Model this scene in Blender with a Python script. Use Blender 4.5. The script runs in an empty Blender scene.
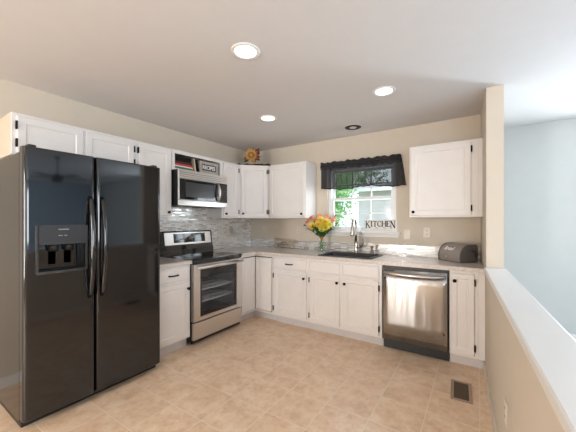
import bpy, bmesh, math, random
from mathutils import Vector, Matrix
random.seed(7)
PI = math.pi
R = math.radians
scene = bpy.context.scene
COL = scene.collection

# ------------------------------------------------------------------ camera
cam_d = bpy.data.cameras.new('camera')
cam = bpy.data.objects.new('camera', cam_d)
COL.objects.link(cam)
cam.location = (3.1711, -3.6934, 1.3354)
cam.rotation_euler = (R(90), 0, R(33.272))
cam_d.sensor_width = 36
cam_d.lens = 289.486 * 36 / 576
cam_d.shift_y = 4.64 / 576
cam_d.clip_start = 0.02
scene.camera = cam

# ------------------------------------------------------------------ world, sun, daylight, exposure
world = bpy.data.worlds.new('world')
scene.world = world
world.use_nodes = True
wn = world.node_tree.nodes
wn['Background'].inputs['Color'].default_value = (0.80, 0.90, 1.0, 1)
wn['Background'].inputs['Strength'].default_value = 3.6

sun_d = bpy.data.lights.new('sun', 'SUN')
sun_d.energy = 5.2
sun_d.angle = R(2)
sun_d.color = (1, 0.95, 0.88)
sun = bpy.data.objects.new('sun', sun_d)
COL.objects.link(sun)
sun.rotation_euler = Vector((0.25, 0.75, -0.75)).to_track_quat('-Z', 'Y').to_euler()


def area(name, loc, direction, sx, sy, power, color):
    d = bpy.data.lights.new(name, 'AREA')
    d.shape = 'RECTANGLE'
    d.size, d.size_y = sx, sy
    d.energy = power
    d.color = color
    o = bpy.data.objects.new(name, d)
    COL.objects.link(o)
    o.location = loc
    o.rotation_euler = Vector(direction).to_track_quat('-Z', 'Y').to_euler()
    return o


DAY = (0.92, 0.96, 1.0)
area('daylight_rear', (1.05, -7.17, 1.25), (0, 1, 0), 0.5, 1.8, 150, (1.0, 0.955, 0.90))
area('daylight_rear_wide', (5.6, -7.17, 1.35), (0, 1, 0), 2.6, 1.7, 85, (0.94, 0.97, 1.0))
area('daylight_right', (8.97, -4.0, 1.45), (-1, 0, 0), 3.2, 1.5, 170, DAY)
area('daylight_far', (4.9, 0.68, 1.5), (0, -1, 0), 0.62, 1.15, 110, (0.78, 0.90, 1.0))
area('daylight_kitchen', (1.89, 0.10, 1.62), (0, -1, -0.1), 0.78, 0.78, 12, DAY)

vs = scene.view_settings
vs.view_transform = 'Standard'
vs.look = 'None'
vs.gamma = 1
vs.use_curve_mapping = False
vs.exposure = -0.26
try:
    scene.cycles.use_denoising = True
    scene.cycles.max_bounces = 10
    scene.cycles.diffuse_bounces = 6
    scene.cycles.transparent_max_bounces = 16
    scene.cycles.sample_clamp_indirect = 6
    scene.cycles.caustics_reflective = False
    scene.cycles.caustics_refractive = False
except Exception:
    pass


# ------------------------------------------------------------------ node helpers and materials
class NT:
    def __init__(self, name):
        self.mat = bpy.data.materials.new(name)
        self.mat.use_nodes = True
        self.t = self.mat.node_tree
        self.b = self.t.nodes['Principled BSDF']
        self.out = self.t.nodes['Material Output']

    def n(self, typ, **kw):
        x = self.t.nodes.new(typ)
        for k, v in kw.items():
            setattr(x, k, v)
        return x

    def link(self, a, b):
        self.t.links.new(a, b)

    def put(self, sock, v):
        if isinstance(v, bpy.types.NodeSocket):
            self.link(v, sock)
        else:
            sock.default_value = v

    def m(self, op, a, b=0.0, c=0.0):
        x = self.n('ShaderNodeMath', operation=op)
        self.put(x.inputs[0], a)
        self.put(x.inputs[1], b)
        self.put(x.inputs[2], c)
        return x.outputs[0]

    def pos(self, kind='Position'):
        if kind == 'Position':
            p = self.n('ShaderNodeNewGeometry').outputs['Position']
        else:
            p = self.n('ShaderNodeTexCoord').outputs['Object']
        s = self.n('ShaderNodeSeparateXYZ')
        self.link(p, s.inputs[0])
        return p, s.outputs[0], s.outputs[1], s.outputs[2]

    def xyz(self, x, y, z=0.0):
        c = self.n('ShaderNodeCombineXYZ')
        self.put(c.inputs[0], x)
        self.put(c.inputs[1], y)
        self.put(c.inputs[2], z)
        return c.outputs[0]

    def noise(self, vec, scale, detail=4, rough=0.55):
        x = self.n('ShaderNodeTexNoise')
        self.put(x.inputs['Vector'], vec)
        x.inputs['Scale'].default_value = scale
        x.inputs['Detail'].default_value = detail
        x.inputs['Roughness'].default_value = rough
        return x.outputs['Fac']

    def white(self, x, y):
        w = self.n('ShaderNodeTexWhiteNoise', noise_dimensions='2D')
        self.link(self.xyz(x, y), w.inputs['Vector'])
        return w.outputs['Value']

    def ramp(self, fac, stops, interp='LINEAR'):
        r = self.n('ShaderNodeValToRGB')
        cr = r.color_ramp
        cr.interpolation = interp
        while len(cr.elements) < len(stops):
            cr.elements.new(0.5)
        for e, (p, c) in zip(cr.elements, stops):
            e.position = p
            e.color = (c[0], c[1], c[2], 1)
        self.put(r.inputs[0], fac)
        return r.outputs[0]

    def mix(self, fac, a, b):
        x = self.n('ShaderNodeMix', data_type='RGBA')
        self.put(x.inputs[0], fac)
        self.put(x.inputs[6], a if isinstance(a, bpy.types.NodeSocket) else (*a, 1))
        self.put(x.inputs[7], b if isinstance(b, bpy.types.NodeSocket) else (*b, 1))
        return x.outputs[2]

    def bump(self, h, strength=0.2, dist=0.01):
        x = self.n('ShaderNodeBump')
        x.inputs['Strength'].default_value = strength
        x.inputs['Distance'].default_value = dist
        self.link(h, x.inputs['Height'])
        self.link(x.outputs[0], self.b.inputs['Normal'])


def plain(name, col, rough=0.5, metal=0.0, spec=None, coat=0.0, var=0.03, vscale=9, bump=0.0, bscale=60, em=None, ems=0):
    k = NT(name)
    p, x, y, z = k.pos('Object')
    nz = k.noise(p, vscale, 3)
    lo = [max(0, c * (1 - var)) for c in col]
    hi = [min(1, c * (1 + var)) for c in col]
    k.link(k.ramp(nz, [(0.3, lo), (0.7, hi)]), k.b.inputs['Base Color'])
    k.b.inputs['Roughness'].default_value = rough
    k.b.inputs['Metallic'].default_value = metal
    if spec is not None:
        k.b.inputs['IOR'].default_value = spec
    if coat:
        k.b.inputs['Coat Weight'].default_value = coat
        k.b.inputs['Coat Roughness'].default_value = 0.05
    if bump:
        k.bump(k.noise(p, bscale, 3), bump, 0.003)
    if em:
        k.b.inputs['Emission Color'].default_value = (*em, 1)
        k.b.inputs['Emission Strength'].default_value = ems
    return k.mat


def glass_mat(name, tint, refl=0.08, rough=0.0):
    k = NT(name)
    tr = k.n('ShaderNodeBsdfTransparent')
    tr.inputs[0].default_value = (*tint, 1)
    gl = k.n('ShaderNodeBsdfGlossy')
    gl.inputs['Roughness'].default_value = rough
    fr = k.n('ShaderNodeFresnel')
    fr.inputs[0].default_value = 1.45
    mx = k.n('ShaderNodeMixShader')
    front = k.m('SUBTRACT', 1.0, k.n('ShaderNodeNewGeometry').outputs['Backfacing'])
    k.link(k.m('MULTIPLY', k.m('MULTIPLY_ADD', fr.outputs[0], 0.9, refl - 0.04), front), mx.inputs[0])
    k.link(tr.outputs[0], mx.inputs[1])
    k.link(gl.outputs[0], mx.inputs[2])
    k.link(mx.outputs[0], k.out.inputs[0])
    return k.mat


def floor_mat():
    k = NT('floor_tile')
    p, x, y, z = k.pos()
    u = k.m('DIVIDE', k.m('SUBTRACT', x, 1.0), 0.3115)
    v = k.m('DIVIDE', k.m('ADD', y, 1.465), 0.31)
    fu, fv = k.m('FRACT', u), k.m('FRACT', v)
    du = k.m('MINIMUM', fu, k.m('SUBTRACT', 1.0, fu))
    dv = k.m('MINIMUM', fv, k.m('SUBTRACT', 1.0, fv))
    d = k.m('MINIMUM', du, dv)
    g = k.m('LESS_THAN', d, 0.0085)
    w = k.white(k.m('FLOOR', u), k.m('FLOOR', v))
    off = k.xyz(k.m('MULTIPLY_ADD', w, 9.0, x), y, k.m('MULTIPLY', w, 5.0))
    n1 = k.noise(off, 8.5, 6, 0.65)
    n2 = k.noise(off, 26, 4, 0.6)
    f = k.m('ADD', k.m('MULTIPLY', n1, 0.7), k.m('MULTIPLY', n2, 0.3))
    c = k.ramp(f, [(0.36, (0.69, 0.48, 0.32)), (0.5, (0.82, 0.61, 0.43)), (0.63, (0.90, 0.73, 0.56))])
    c = k.mix(k.m('MULTIPLY', w, 0.2), c, (0.67, 0.46, 0.30))
    c = k.mix(g, c, (0.86, 0.75, 0.60))
    k.link(c, k.b.inputs['Base Color'])
    k.link(k.m('MULTIPLY_ADD', n2, 0.16, 0.24), k.b.inputs['Roughness'])
    h = k.m('ADD', k.m('MULTIPLY', k.m('MINIMUM', d, 0.02), 30.0), k.m('MULTIPLY', n2, 0.25))
    k.bump(h, 0.18, 0.004)
    return k.mat


def mosaic_mat():
    k = NT('glass_mosaic')
    p, x, y, z = k.pos()
    s = k.m('SUBTRACT', x, y)
    r = k.m('DIVIDE', k.m('SUBTRACT', z, 0.912), 0.0172)
    row = k.m('FLOOR', r)
    fr = k.m('FRACT', r)
    rw = k.white(row, 3.0)
    q = k.m('ADD', k.m('DIVIDE', s, k.m('MULTIPLY_ADD', rw, 0.055, 0.06)), k.m('MULTIPLY', rw, 13.0))
    col = k.m('FLOOR', q)
    fq = k.m('FRACT', q)
    w = k.white(col, row)
    w2 = k.white(k.m('ADD', col, 41.0), k.m('ADD', row, 17.0))
    c = k.ramp(w, [(0.0, (0.33, 0.30, 0.275)), (0.16, (0.44, 0.41, 0.38)), (0.34, (0.56, 0.545, 0.52)), (0.55, (0.40, 0.38, 0.36)),
                   (0.68, (0.51, 0.465, 0.41)), (0.80, (0.64, 0.65, 0.65)), (0.92, (0.28, 0.26, 0.245))], 'CONSTANT')
    d1 = k.m('LESS_THAN', k.m('MINIMUM', fr, k.m('SUBTRACT', 1.0, fr)), 0.055)
    d2 = k.m('LESS_THAN', k.m('MINIMUM', fq, k.m('SUBTRACT', 1.0, fq)), 0.012)
    g = k.m('MAXIMUM', d1, d2)
    streak = k.noise(k.xyz(k.m('MULTIPLY', s, 10.0), k.m('MULTIPLY', z, 90.0)), 3.0, 3)
    c = k.mix(k.m('MULTIPLY', streak, 0.25), c, (0.75, 0.74, 0.72))
    c = k.mix(g, c, (0.50, 0.48, 0.45))
    k.link(c, k.b.inputs['Base Color'])
    k.link(k.m('MAXIMUM', k.m('MULTIPLY_ADD', w2, 0.42, 0.07), k.m('MULTIPLY', g, 0.7)), k.b.inputs['Roughness'])
    k.b.inputs['IOR'].default_value = 3.6
    h = k.m('ADD', k.m('SUBTRACT', 1.0, g), k.m('MULTIPLY', w2, 0.8))
    k.bump(h, 0.35, 0.002)
    return k.mat


def counter_mat():
    k = NT('speckled_laminate')
    p, x, y, z = k.pos()
    n1 = k.noise(p, 55, 6, 0.7)
    n2 = k.noise(p, 7, 4)
    v = k.n('ShaderNodeTexVoronoi')
    k.link(p, v.inputs['Vector'])
    v.inputs['Scale'].default_value = 130
    c = k.ramp(n1, [(0.34, (0.50, 0.44, 0.40)), (0.48, (0.61, 0.56, 0.52)), (0.62, (0.69, 0.64, 0.605))])
    c = k.mix(k.m('MULTIPLY', n2, 0.3), c, (0.70, 0.62, 0.55))
    c = k.mix(k.m('MULTIPLY', k.m('LESS_THAN', v.outputs['Distance'], 0.2), 0.18), c, (0.34, 0.29, 0.26))
    k.link(c, k.b.inputs['Base Color'])
    k.b.inputs['Roughness'].default_value = 0.2
    return k.mat


def steel_mat(name, col=(0.68, 0.66, 0.645), rough=0.3, axis=2, wav=0.12):
    k = NT(name)
    p, x, y, z = k.pos('Object')
    sc = [1500, 1500, 1500]
    sc[axis] = 9.0
    a = k.noise(k.xyz(k.m('MULTIPLY', x, sc[0]), k.m('MULTIPLY', y, sc[1]), k.m('MULTIPLY', z, sc[2])), 1.0, 2)
    k.link(k.ramp(a, [(0.2, [c * 0.96 for c in col]), (0.8, [min(1, c * 1.04) for c in col])]), k.b.inputs['Base Color'])
    k.b.inputs['Metallic'].default_value = 1.0
    k.link(k.m('MULTIPLY_ADD', a, 0.05, rough - 0.025), k.b.inputs['Roughness'])
    big = k.noise(k.xyz(k.m('MULTIPLY', x, 7.0), k.m('MULTIPLY', y, 7.0), k.m('MULTIPLY', z, 1.2)), 1.0, 1)
    k.bump(big, wav, 0.03)
    return k.mat


def siding_mat():
    k = NT('lap_siding')
    p, x, y, z = k.pos()
    f = k.m('FRACT', k.m('DIVIDE', z, 0.16))
    n = k.noise(p, 3, 3)
    c = k.ramp(n, [(0.3, (0.60, 0.53, 0.60)), (0.7, (0.66, 0.59, 0.66))])
    c = k.mix(k.m('LESS_THAN', f, 0.06), c, (0.40, 0.41, 0.46))
    k.link(c, k.b.inputs['Base Color'])
    k.bump(f, 0.5, 0.02)
    k.b.inputs['Roughness'].default_value = 0.7
    return k.mat


def leaf_mat(name, a, b):
    k = NT(name)
    p, x, y, z = k.pos()
    k.link(k.ramp(k.noise(p, 6, 3), [(0.3, a), (0.7, b)]), k.b.inputs['Base Color'])
    k.b.inputs['Roughness'].default_value = 0.5
    tl = k.n('ShaderNodeBsdfTranslucent')
    tl.inputs[0].default_value = (*[min(1, c * 1.3) for c in b], 1)
    mx = k.n('ShaderNodeMixShader')
    mx.inputs[0].default_value = 0.35
    k.link(k.b.outputs[0], mx.inputs[1])
    k.link(tl.outputs[0], mx.inputs[2])
    k.link(mx.outputs[0], k.out.inputs[0])
    return k.mat


def sheer_mat():
    k = NT('sheer_black_voile')
    p, x, y, z = k.pos('Object')
    weave = k.noise(k.xyz(k.m('MULTIPLY', x, 60.0), y, k.m('MULTIPLY', z, 60.0)), 3.0, 2)
    k.link(k.ramp(weave, [(0.3, (0.012, 0.012, 0.015)), (0.7, (0.03, 0.03, 0.035))]), k.b.inputs['Base Color'])
    k.b.inputs['Roughness'].default_value = 0.8
    tr = k.n('ShaderNodeBsdfTransparent')
    mx = k.n('ShaderNodeMixShader')
    k.link(k.m('MULTIPLY_ADD', weave, 0.2, 0.74), mx.inputs[0])
    k.link(tr.outputs[0], mx.inputs[1])
    k.link(k.b.outputs[0], mx.inputs[2])
    k.link(mx.outputs[0], k.out.inputs[0])
    return k.mat


M = dict(
    cab=plain('cabinet_white_paint', (0.79, 0.765, 0.75), 0.38, var=0.015),
    cabside=plain('almond_side_panel', (0.66, 0.58, 0.47), 0.5, var=0.02),
    wall=plain('wall_beige_paint', (0.63, 0.565, 0.475), 0.85, var=0.015, bump=0.05, bscale=220),
    wallcool=plain('wall_pale_grey_paint', (0.51, 0.53, 0.525), 0.85, var=0.015, bump=0.05, bscale=220),
    wallblue=plain('wall_blue_reflection_tint', (0.52, 0.64, 0.76), 0.85, var=0.015),  # blue put on the unseen right wall to tint the refrigerator's reflection
    ceil=plain('ceiling_white_paint', (0.66, 0.645, 0.645), 0.9, var=0.01, bump=0.05, bscale=180),
    toe=plain('toe_kick_shade_grey', (0.62, 0.61, 0.62), 0.5),  # grey paints in the shade of the toe recess
    trim=plain('trim_white_paint', (0.76, 0.755, 0.74), 0.4, var=0.01),
    floor=floor_mat(), bouncefloor=plain('pale_grey_bounce_floor', (0.50, 0.53, 0.56), 0.95, var=0.08, vscale=60, bump=0.3, bscale=300), mosaic=mosaic_mat(), counter=counter_mat(),
    steel=steel_mat('brushed_steel'), steelh=steel_mat('brushed_steel_horizontal', axis=0, wav=0.0),
    steel_dw=steel_mat('brushed_steel_wavy', (0.46, 0.45, 0.445), 0.17, 2, 0.3),
    nickel=plain('brushed_nickel', (0.40, 0.365, 0.325), 0.28, 1.0),
    black=plain('black_knob_metal', (0.006, 0.006, 0.006), 0.5, spec=1.25, var=0.1),
    blackgloss=plain('black_gloss_enamel', (0.006, 0.007, 0.009), 0.06, spec=1.68, var=0.1, vscale=3),
    fridgeside=plain('black_textured_enamel', (0.008, 0.008, 0.008), 0.14, spec=1.5, var=0.1),
    blackplastic=plain('black_plastic', (0.018, 0.018, 0.018), 0.4, var=0.1),
    dispgrey=plain('dispenser_grey_gloss', (0.045, 0.045, 0.048), 0.2, var=0.05),
    rubber=plain('black_rubber', (0.012, 0.012, 0.012), 0.7),
    blackglass=plain('black_ceramic_glass', (0.010, 0.010, 0.012), 0.05, spec=1.6),
    sink=plain('black_granite_composite', (0.02, 0.02, 0.021), 0.4, var=0.3, vscale=200),
    ovenglass=glass_mat('tinted_oven_glass', (0.86, 0.86, 0.88), 0.035),
    enamel=plain('grey_oven_enamel', (0.30, 0.31, 0.33), 0.3),
    rackmetal=plain('nickel_plated_rack', (0.80, 0.80, 0.80), 0.35),
    chrome=plain('chrome', (0.8, 0.8, 0.8), 0.12, 1.0),
    glass=glass_mat('window_glass', (0.97, 0.99, 0.99), 0.05),
    vase=glass_mat('vase_glass', (0.95, 0.97, 0.96), 0.07),
    board=glass_mat('smoked_glass', (0.95, 0.925, 0.89), 0.02),
    water=glass_mat('water', (0.94, 0.97, 0.96), 0.04),
    foot=plain('pale_rubber', (0.72, 0.66, 0.58), 0.5),
    vinyl=plain('white_vinyl', (0.80, 0.82, 0.84), 0.35, var=0.01),
    sheer=sheer_mat(),
    signwhite=plain('white_painted_wood', (0.80, 0.79, 0.77), 0.6, var=0.03),
    ink=plain('black_paint', (0.012, 0.012, 0.012), 0.6),
    inkgrey=plain('grey_paint', (0.35, 0.34, 0.33), 0.6),
    white=plain('white_print', (0.80, 0.80, 0.78), 0.5),
    greywood=plain('weathered_grey_wood', (0.34, 0.30, 0.27), 0.6, var=0.2, vscale=25),
    lens=plain('lit_lamp_lens', (0.9, 0.9, 0.9), 0.4, em=(1.0, 0.93, 0.84), ems=4.5),
    can=plain('black_can_baffle', (0.01, 0.01, 0.01), 0.55),
    bulbgrey=plain('unlit_frosted_bulb', (0.62, 0.62, 0.60), 0.35),
    plate=plain('almond_wall_plate', (0.69, 0.625, 0.54), 0.35, var=0.01),
    platebrown=plain('taupe_wall_plate', (0.36, 0.31, 0.27), 0.35, var=0.02),
    slot=plain('outlet_slot', (0.03, 0.028, 0.025), 0.6),
    bread=plain('grey_brown_powder_coat', (0.27, 0.235, 0.215), 0.45, var=0.04),
    breadend=plain('charcoal_powder_coat', (0.10, 0.088, 0.082), 0.45, var=0.04),
    vent=plain('taupe_metal_register', (0.42, 0.31, 0.23), 0.4, 0.3),
    ventdark=plain('dark_register_slats', (0.12, 0.08, 0.055), 0.5),
    yellow=leaf_mat('yellow_petals', (0.84, 0.56, 0.06), (0.90, 0.74, 0.20)),
    lime=leaf_mat('lime_yellow_petals', (0.75, 0.62, 0.06), (0.86, 0.78, 0.18)),
    orange=leaf_mat('coral_orange_petals', (0.72, 0.16, 0.06), (0.85, 0.32, 0.14)),
    plum=leaf_mat('plum_petals', (0.20, 0.03, 0.06), (0.36, 0.07, 0.09)),
    green=leaf_mat('flower_leaf_green', (0.02, 0.07, 0.02), (0.06, 0.16, 0.04)),
    stem=plain('stem_green', (0.14, 0.27, 0.09), 0.5, var=0.2),
    band=plain('orange_ribbon', (0.62, 0.16, 0.05), 0.6),
    straw=plain('golden_straw', (0.50, 0.27, 0.08), 0.7, var=0.25, vscale=40),
    strawdark=plain('brown_seed_head', (0.30, 0.13, 0.035), 0.8, var=0.3, vscale=60),
    burg=leaf_mat('burgundy_leaves', (0.14, 0.03, 0.025), (0.30, 0.08, 0.06)),
    twig=plain('dark_twig', (0.05, 0.03, 0.02), 0.8, var=0.3),
    darkleaf=leaf_mat('dark_dried_leaves', (0.03, 0.03, 0.015), (0.08, 0.06, 0.03)),
    siding=siding_mat(),
    roof=plain('asphalt_shingle', (0.20, 0.19, 0.20), 0.9, var=0.25, vscale=12),
    grass=plain('lawn_grass', (0.16, 0.26, 0.08), 0.9, var=0.3, vscale=4),
    bark=plain('tree_bark', (0.16, 0.12, 0.09), 0.9, var=0.3),
    leafA=leaf_mat('tree_leaves_bright', (0.16, 0.32, 0.14), (0.36, 0.54, 0.28)),
    leafB=leaf_mat('tree_leaves_deep', (0.05, 0.13, 0.05), (0.15, 0.27, 0.10)),
    bookblack=plain('black_book_cover', (0.012, 0.010, 0.009), 0.75, spec=1.25),
    bookred=plain('red_book_cover', (0.62, 0.04, 0.07), 0.5),
    bookbrown=plain('brown_book_cover', (0.07, 0.042, 0.028), 0.7, spec=1.25),
    bookgreen=plain('green_book_cover', (0.05, 0.20, 0.10), 0.5),
    bookcream=plain('cream_book_cover', (0.66, 0.55, 0.42), 0.55),
    bookwhite=plain('white_book_cover', (0.76, 0.73, 0.68), 0.5),
    paper=plain('book_pages', (0.72, 0.66, 0.55), 0.8),
    signgrey=plain('taupe_grey_wood', (0.42, 0.38, 0.35), 0.6, var=0.15, vscale=30),
    wood=plain('fan_dark_wood', (0.05, 0.035, 0.025), 0.5),
)


# ------------------------------------------------------------------ mesh helpers
class MB:
    def __init__(self, mat=None):
        self.v, self.f, self.s = [], [], []
        self.T = Matrix.Identity(4)

    def add(self, vs_, fs, smooth=False):
        o = len(self.v)
        self.v += [self.T @ Vector(p) for p in vs_]
        for f in fs:
            self.f.append([i + o for i in f])
            self.s.append(smooth)
        return self

    def addbm(self, bm, smooth=False):
        bm.verts.index_update()
        self.add([v.co.copy() for v in bm.verts], [[v.index for v in f.verts] for f in bm.faces], smooth)
        bm.free()
        return self

    def box(self, x0, x1, y0, y1, z0, z1, b=0.0, seg=2):
        x0, x1 = min(x0, x1), max(x0, x1)
        y0, y1 = min(y0, y1), max(y0, y1)
        z0, z1 = min(z0, z1), max(z0, z1)
        vs_ = [(x0, y0, z0), (x1, y0, z0), (x1, y1, z0), (x0, y1, z0), (x0, y0, z1), (x1, y0, z1), (x1, y1, z1), (x0, y1, z1)]
        fs = [(0, 3, 2, 1), (4, 5, 6, 7), (0, 1, 5, 4), (1, 2, 6, 5), (2, 3, 7, 6), (3, 0, 4, 7)]
        if b <= 0:
            return self.add(vs_, fs)
        bm = bmesh.new()
        bv = [bm.verts.new(p) for p in vs_]
        for f in fs:
            bm.faces.new([bv[i] for i in f])
        b = min(b, 0.45 * min(x1 - x0, y1 - y0, z1 - z0))
        bmesh.ops.bevel(bm, geom=bm.edges[:], offset=b, segments=seg, affect='EDGES', profile=0.5)
        return self.addbm(bm)

    def loops(self, L, cap0=True, cap1=True, closed=True, smooth=False):
        n = len(L[0])
        vs_ = [p for l in L for p in l]
        fs = []
        for i in range(len(L) - 1):
            for j in range(n if closed else n - 1):
                a, b = i * n + j, i * n + (j + 1) % n
                fs.append((a, b, b + n, a + n))
        self.add(vs_, fs, smooth)
        if cap0:
            self.add(L[0], [list(range(n))[::-1]])
        if cap1:
            self.add(L[-1], [list(range(n))])
        return self

    def tube(self, pts, r, n=10, smooth=True, caps=True):
        P = [Vector(p) for p in pts]
        rs = r if isinstance(r, (list, tuple)) else [r] * len(P)
        L = []
        up = None
        for i, p in enumerate(P):
            t = (P[min(i + 1, len(P) - 1)] - P[max(i - 1, 0)]).normalized()
            if up is None:
                up = Vector((0, 0, 1)) if abs(t.z) < 0.9 else Vector((1, 0, 0))
            a = t.cross(up)
            if a.length < 1e-6:
                a = t.orthogonal()
            a.normalize()
            up = a.cross(t).normalized()
            L.append([p + (a * math.cos(2 * PI * k / n) + up * math.sin(2 * PI * k / n)) * rs[i] for k in range(n)])
        return self.loops(L, caps, caps, True, smooth)

    def cyl(self, p0, p1, r0, r1=None, n=20, caps=True, smooth=True):
        return self.tube([p0, p1], [r0, r0 if r1 is None else r1], n, smooth, caps)

    def lathe(self, prof, c=(0, 0, 0), n=28, axis='z', cap0=False, cap1=False, smooth=True):
        L = []
        for r, h in prof:
            ring = []
            for k in range(n):
                a = 2 * PI * k / n
                q = (r * math.cos(a), r * math.sin(a), h)
                if axis == '-y':
                    q = (q[0], -q[2], q[1])
                elif axis == 'x':
                    q = (q[2], q[0], q[1])
                ring.append((q[0] + c[0], q[1] + c[1], q[2] + c[2]))
            L.append(ring)
        return self.loops(L, cap0, cap1, True, smooth)

    def ball(self, c, r, n=14, m=8):
        if not isinstance(r, (tuple, list)):
            r = (r, r, r)
        L = []
        for i in range(m + 1):
            t = PI * i / m
            s = max(math.sin(t), 1e-3)
            L.append([(c[0] + r[0] * s * math.cos(2 * PI * k / n), c[1] + r[1] * s * math.sin(2 * PI * k / n), c[2] - r[2] * math.cos(t)) for k in range(n)])
        return self.loops(L, True, True, True, True)

    def prism(self, poly, z0, z1):
        return self.loops([[(p[0], p[1], z0) for p in poly], [(p[0], p[1], z1) for p in poly]])

    def cells(self, xs, ys, inside, z0, z1, b=0.0):
        bm = bmesh.new()
        tv, bv = {}, {}

        def g(d, i, j, z):
            if (i, j) not in d:
                d[(i, j)] = bm.verts.new((xs[i], ys[j], z))
            return d[(i, j)]
        nx, ny = len(xs) - 1, len(ys) - 1
        ok = {(i, j): inside((xs[i] + xs[i + 1]) / 2, (ys[j] + ys[j + 1]) / 2) for i in range(nx) for j in range(ny)}
        for (i, j), v in ok.items():
            if not v:
                continue
            bm.faces.new([g(tv, i, j, z1), g(tv, i + 1, j, z1), g(tv, i + 1, j + 1, z1), g(tv, i, j + 1, z1)])
            bm.faces.new([g(bv, i, j, z0), g(bv, i, j + 1, z0), g(bv, i + 1, j + 1, z0), g(bv, i + 1, j, z0)])
            for (di, dj, a, c) in ((0, -1, (i, j), (i + 1, j)), (1, 0, (i + 1, j), (i + 1, j + 1)), (0, 1, (i + 1, j + 1), (i, j + 1)), (-1, 0, (i, j + 1), (i, j))):
                if not ok.get((i + di, j + dj), False):
                    bm.faces.new([g(bv, *a, z0), g(bv, *c, z0), g(tv, *c, z1), g(tv, *a, z1)])
        if b:
            es = [e for e in bm.edges if len(e.link_faces) == 2 and e.calc_face_angle(0) > 0.5]
            bmesh.ops.bevel(bm, geom=es, offset=b, segments=2, affect='EDGES', profile=0.5)
        return self.addbm(bm)

    def mesh(self, name, mat, off=None):
        me = bpy.data.meshes.new(name)
        vv = self.v if off is None else [p - off for p in self.v]
        me.from_pydata([tuple(p) for p in vv], [], self.f)
        me.polygons.foreach_set('use_smooth', self.s)
        me.update()
        bm = bmesh.new()
        bm.from_mesh(me)
        bmesh.ops.remove_doubles(bm, verts=bm.verts[:], dist=1e-6)
        bmesh.ops.recalc_face_normals(bm, faces=bm.faces[:])
        bm.to_mesh(me)
        bm.free()
        me.materials.append(M[mat] if isinstance(mat, str) else mat)
        return me

    def part(self, name, mat, parent, label=None):
        o = bpy.data.objects.new(name, self.mesh(name, mat))
        COL.objects.link(o)
        o.parent = parent
        if label:
            o['label'] = label
        return o

    def single(self, name, mat, label=None, cat=None, group=None, kind=None):
        xs = [p.x for p in self.v]
        ys = [p.y for p in self.v]
        zs = [p.z for p in self.v]
        off = Vector(((min(xs) + max(xs)) / 2, (min(ys) + max(ys)) / 2, min(zs)))
        o = bpy.data.objects.new(name, self.mesh(name, mat, off))
        o.location = off
        COL.objects.link(o)
        tag(o, label, cat, group, kind)
        return o


def tag(o, label=None, cat=None, group=None, kind=None):
    if label:
        o['label'] = label
    if cat:
        o['category'] = cat
    if group:
        o['group'] = group
    if kind:
        o['kind'] = kind
    return o


def thing(name, label, cat, loc=(0, 0, 0), rz=0.0, group=None):
    o = bpy.data.objects.new(name, None)
    o.empty_display_size = 0.1
    COL.objects.link(o)
    o.location = loc
    o.rotation_euler = (0, 0, rz)
    return tag(o, label, cat, group)


def copy_tree(o, parent=None):
    c = o.copy()
    COL.objects.link(c)
    if parent is not None:
        c.parent = parent
    for ch in list(o.children):
        copy_tree(ch, c)
    return c


def text_part(s, size, mat, parent, name, origin, xdir, zdir, depth=0.001, shear=0.0, bold=0.0, width=None):
    cu = bpy.data.curves.new('lettering', 'FONT')
    cu.body = s
    cu.size = size
    cu.shear = shear
    cu.offset = bold
    cu.extrude = depth
    cu.align_x = 'CENTER'
    cu.align_y = 'CENTER'
    t = bpy.data.objects.new('lettering', cu)
    COL.objects.link(t)
    bpy.context.view_layer.update()
    me = bpy.data.meshes.new_from_object(t.evaluated_get(bpy.context.evaluated_depsgraph_get()))
    bpy.data.objects.remove(t)
    xd, zd = Vector(xdir).normalized(), Vector(zdir).normalized()
    nd = xd.cross(zd)
    k = 1.0
    if width:
        xs = [v.co.x for v in me.vertices]
        k = width / (max(xs) - min(xs))
    for v in me.vertices:
        c = v.co.copy()
        v.co = Vector(origin) + xd * c.x * k + zd * c.y + nd * c.z
    me.materials.clear()
    me.materials.append(M[mat])
    o = bpy.data.objects.new(name, me)
    COL.objects.link(o)
    o.parent = parent
    return o


# ------------------------------------------------------------------ the room
H = 2.464
ST = 'structure'
XR, YR, YF = 9.0, -7.2, 0.71


def hw_x(y):                      # kitchen face of the partition / half wall (slightly out of square)
    return 3.196 + 0.048 * (-y)


mb = MB()
mb.prism([(-0.12, YR - 0.12), (hw_x(-5.0) + 0.06, YR - 0.12), (hw_x(-5.0) + 0.06, -5.0), (hw_x(0) + 0.06, 0.0), (hw_x(0) + 0.06, 0.12), (-0.12, 0.12)], -0.12, 0.0)
mb.single('floor', 'floor', kind=ST)
mb = MB()
mb.prism([(XR + 0.12, YF + 0.12), (hw_x(0) + 0.06, YF + 0.12), (hw_x(0) + 0.06, 0.0), (hw_x(-5.0) + 0.06, -5.0), (hw_x(-5.0) + 0.06, YR - 0.12), (XR + 0.12, YR - 0.12)], -0.12, 0.0)
mb.single('floor_far', 'bouncefloor', kind=ST)  # unseen floor, its grey made up to bounce cooler light upwards
mb = MB()
mb.box(-0.12, XR + 0.12, YR - 0.12, YF + 0.12, H, H + 0.15)
mb.single('ceiling', 'ceil', kind=ST)
mb = MB()
mb.box(-0.12, 0.0, YR - 0.12, 0.0, 0.0, H)
mb.single('wall_left', 'wall', kind=ST)


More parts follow.
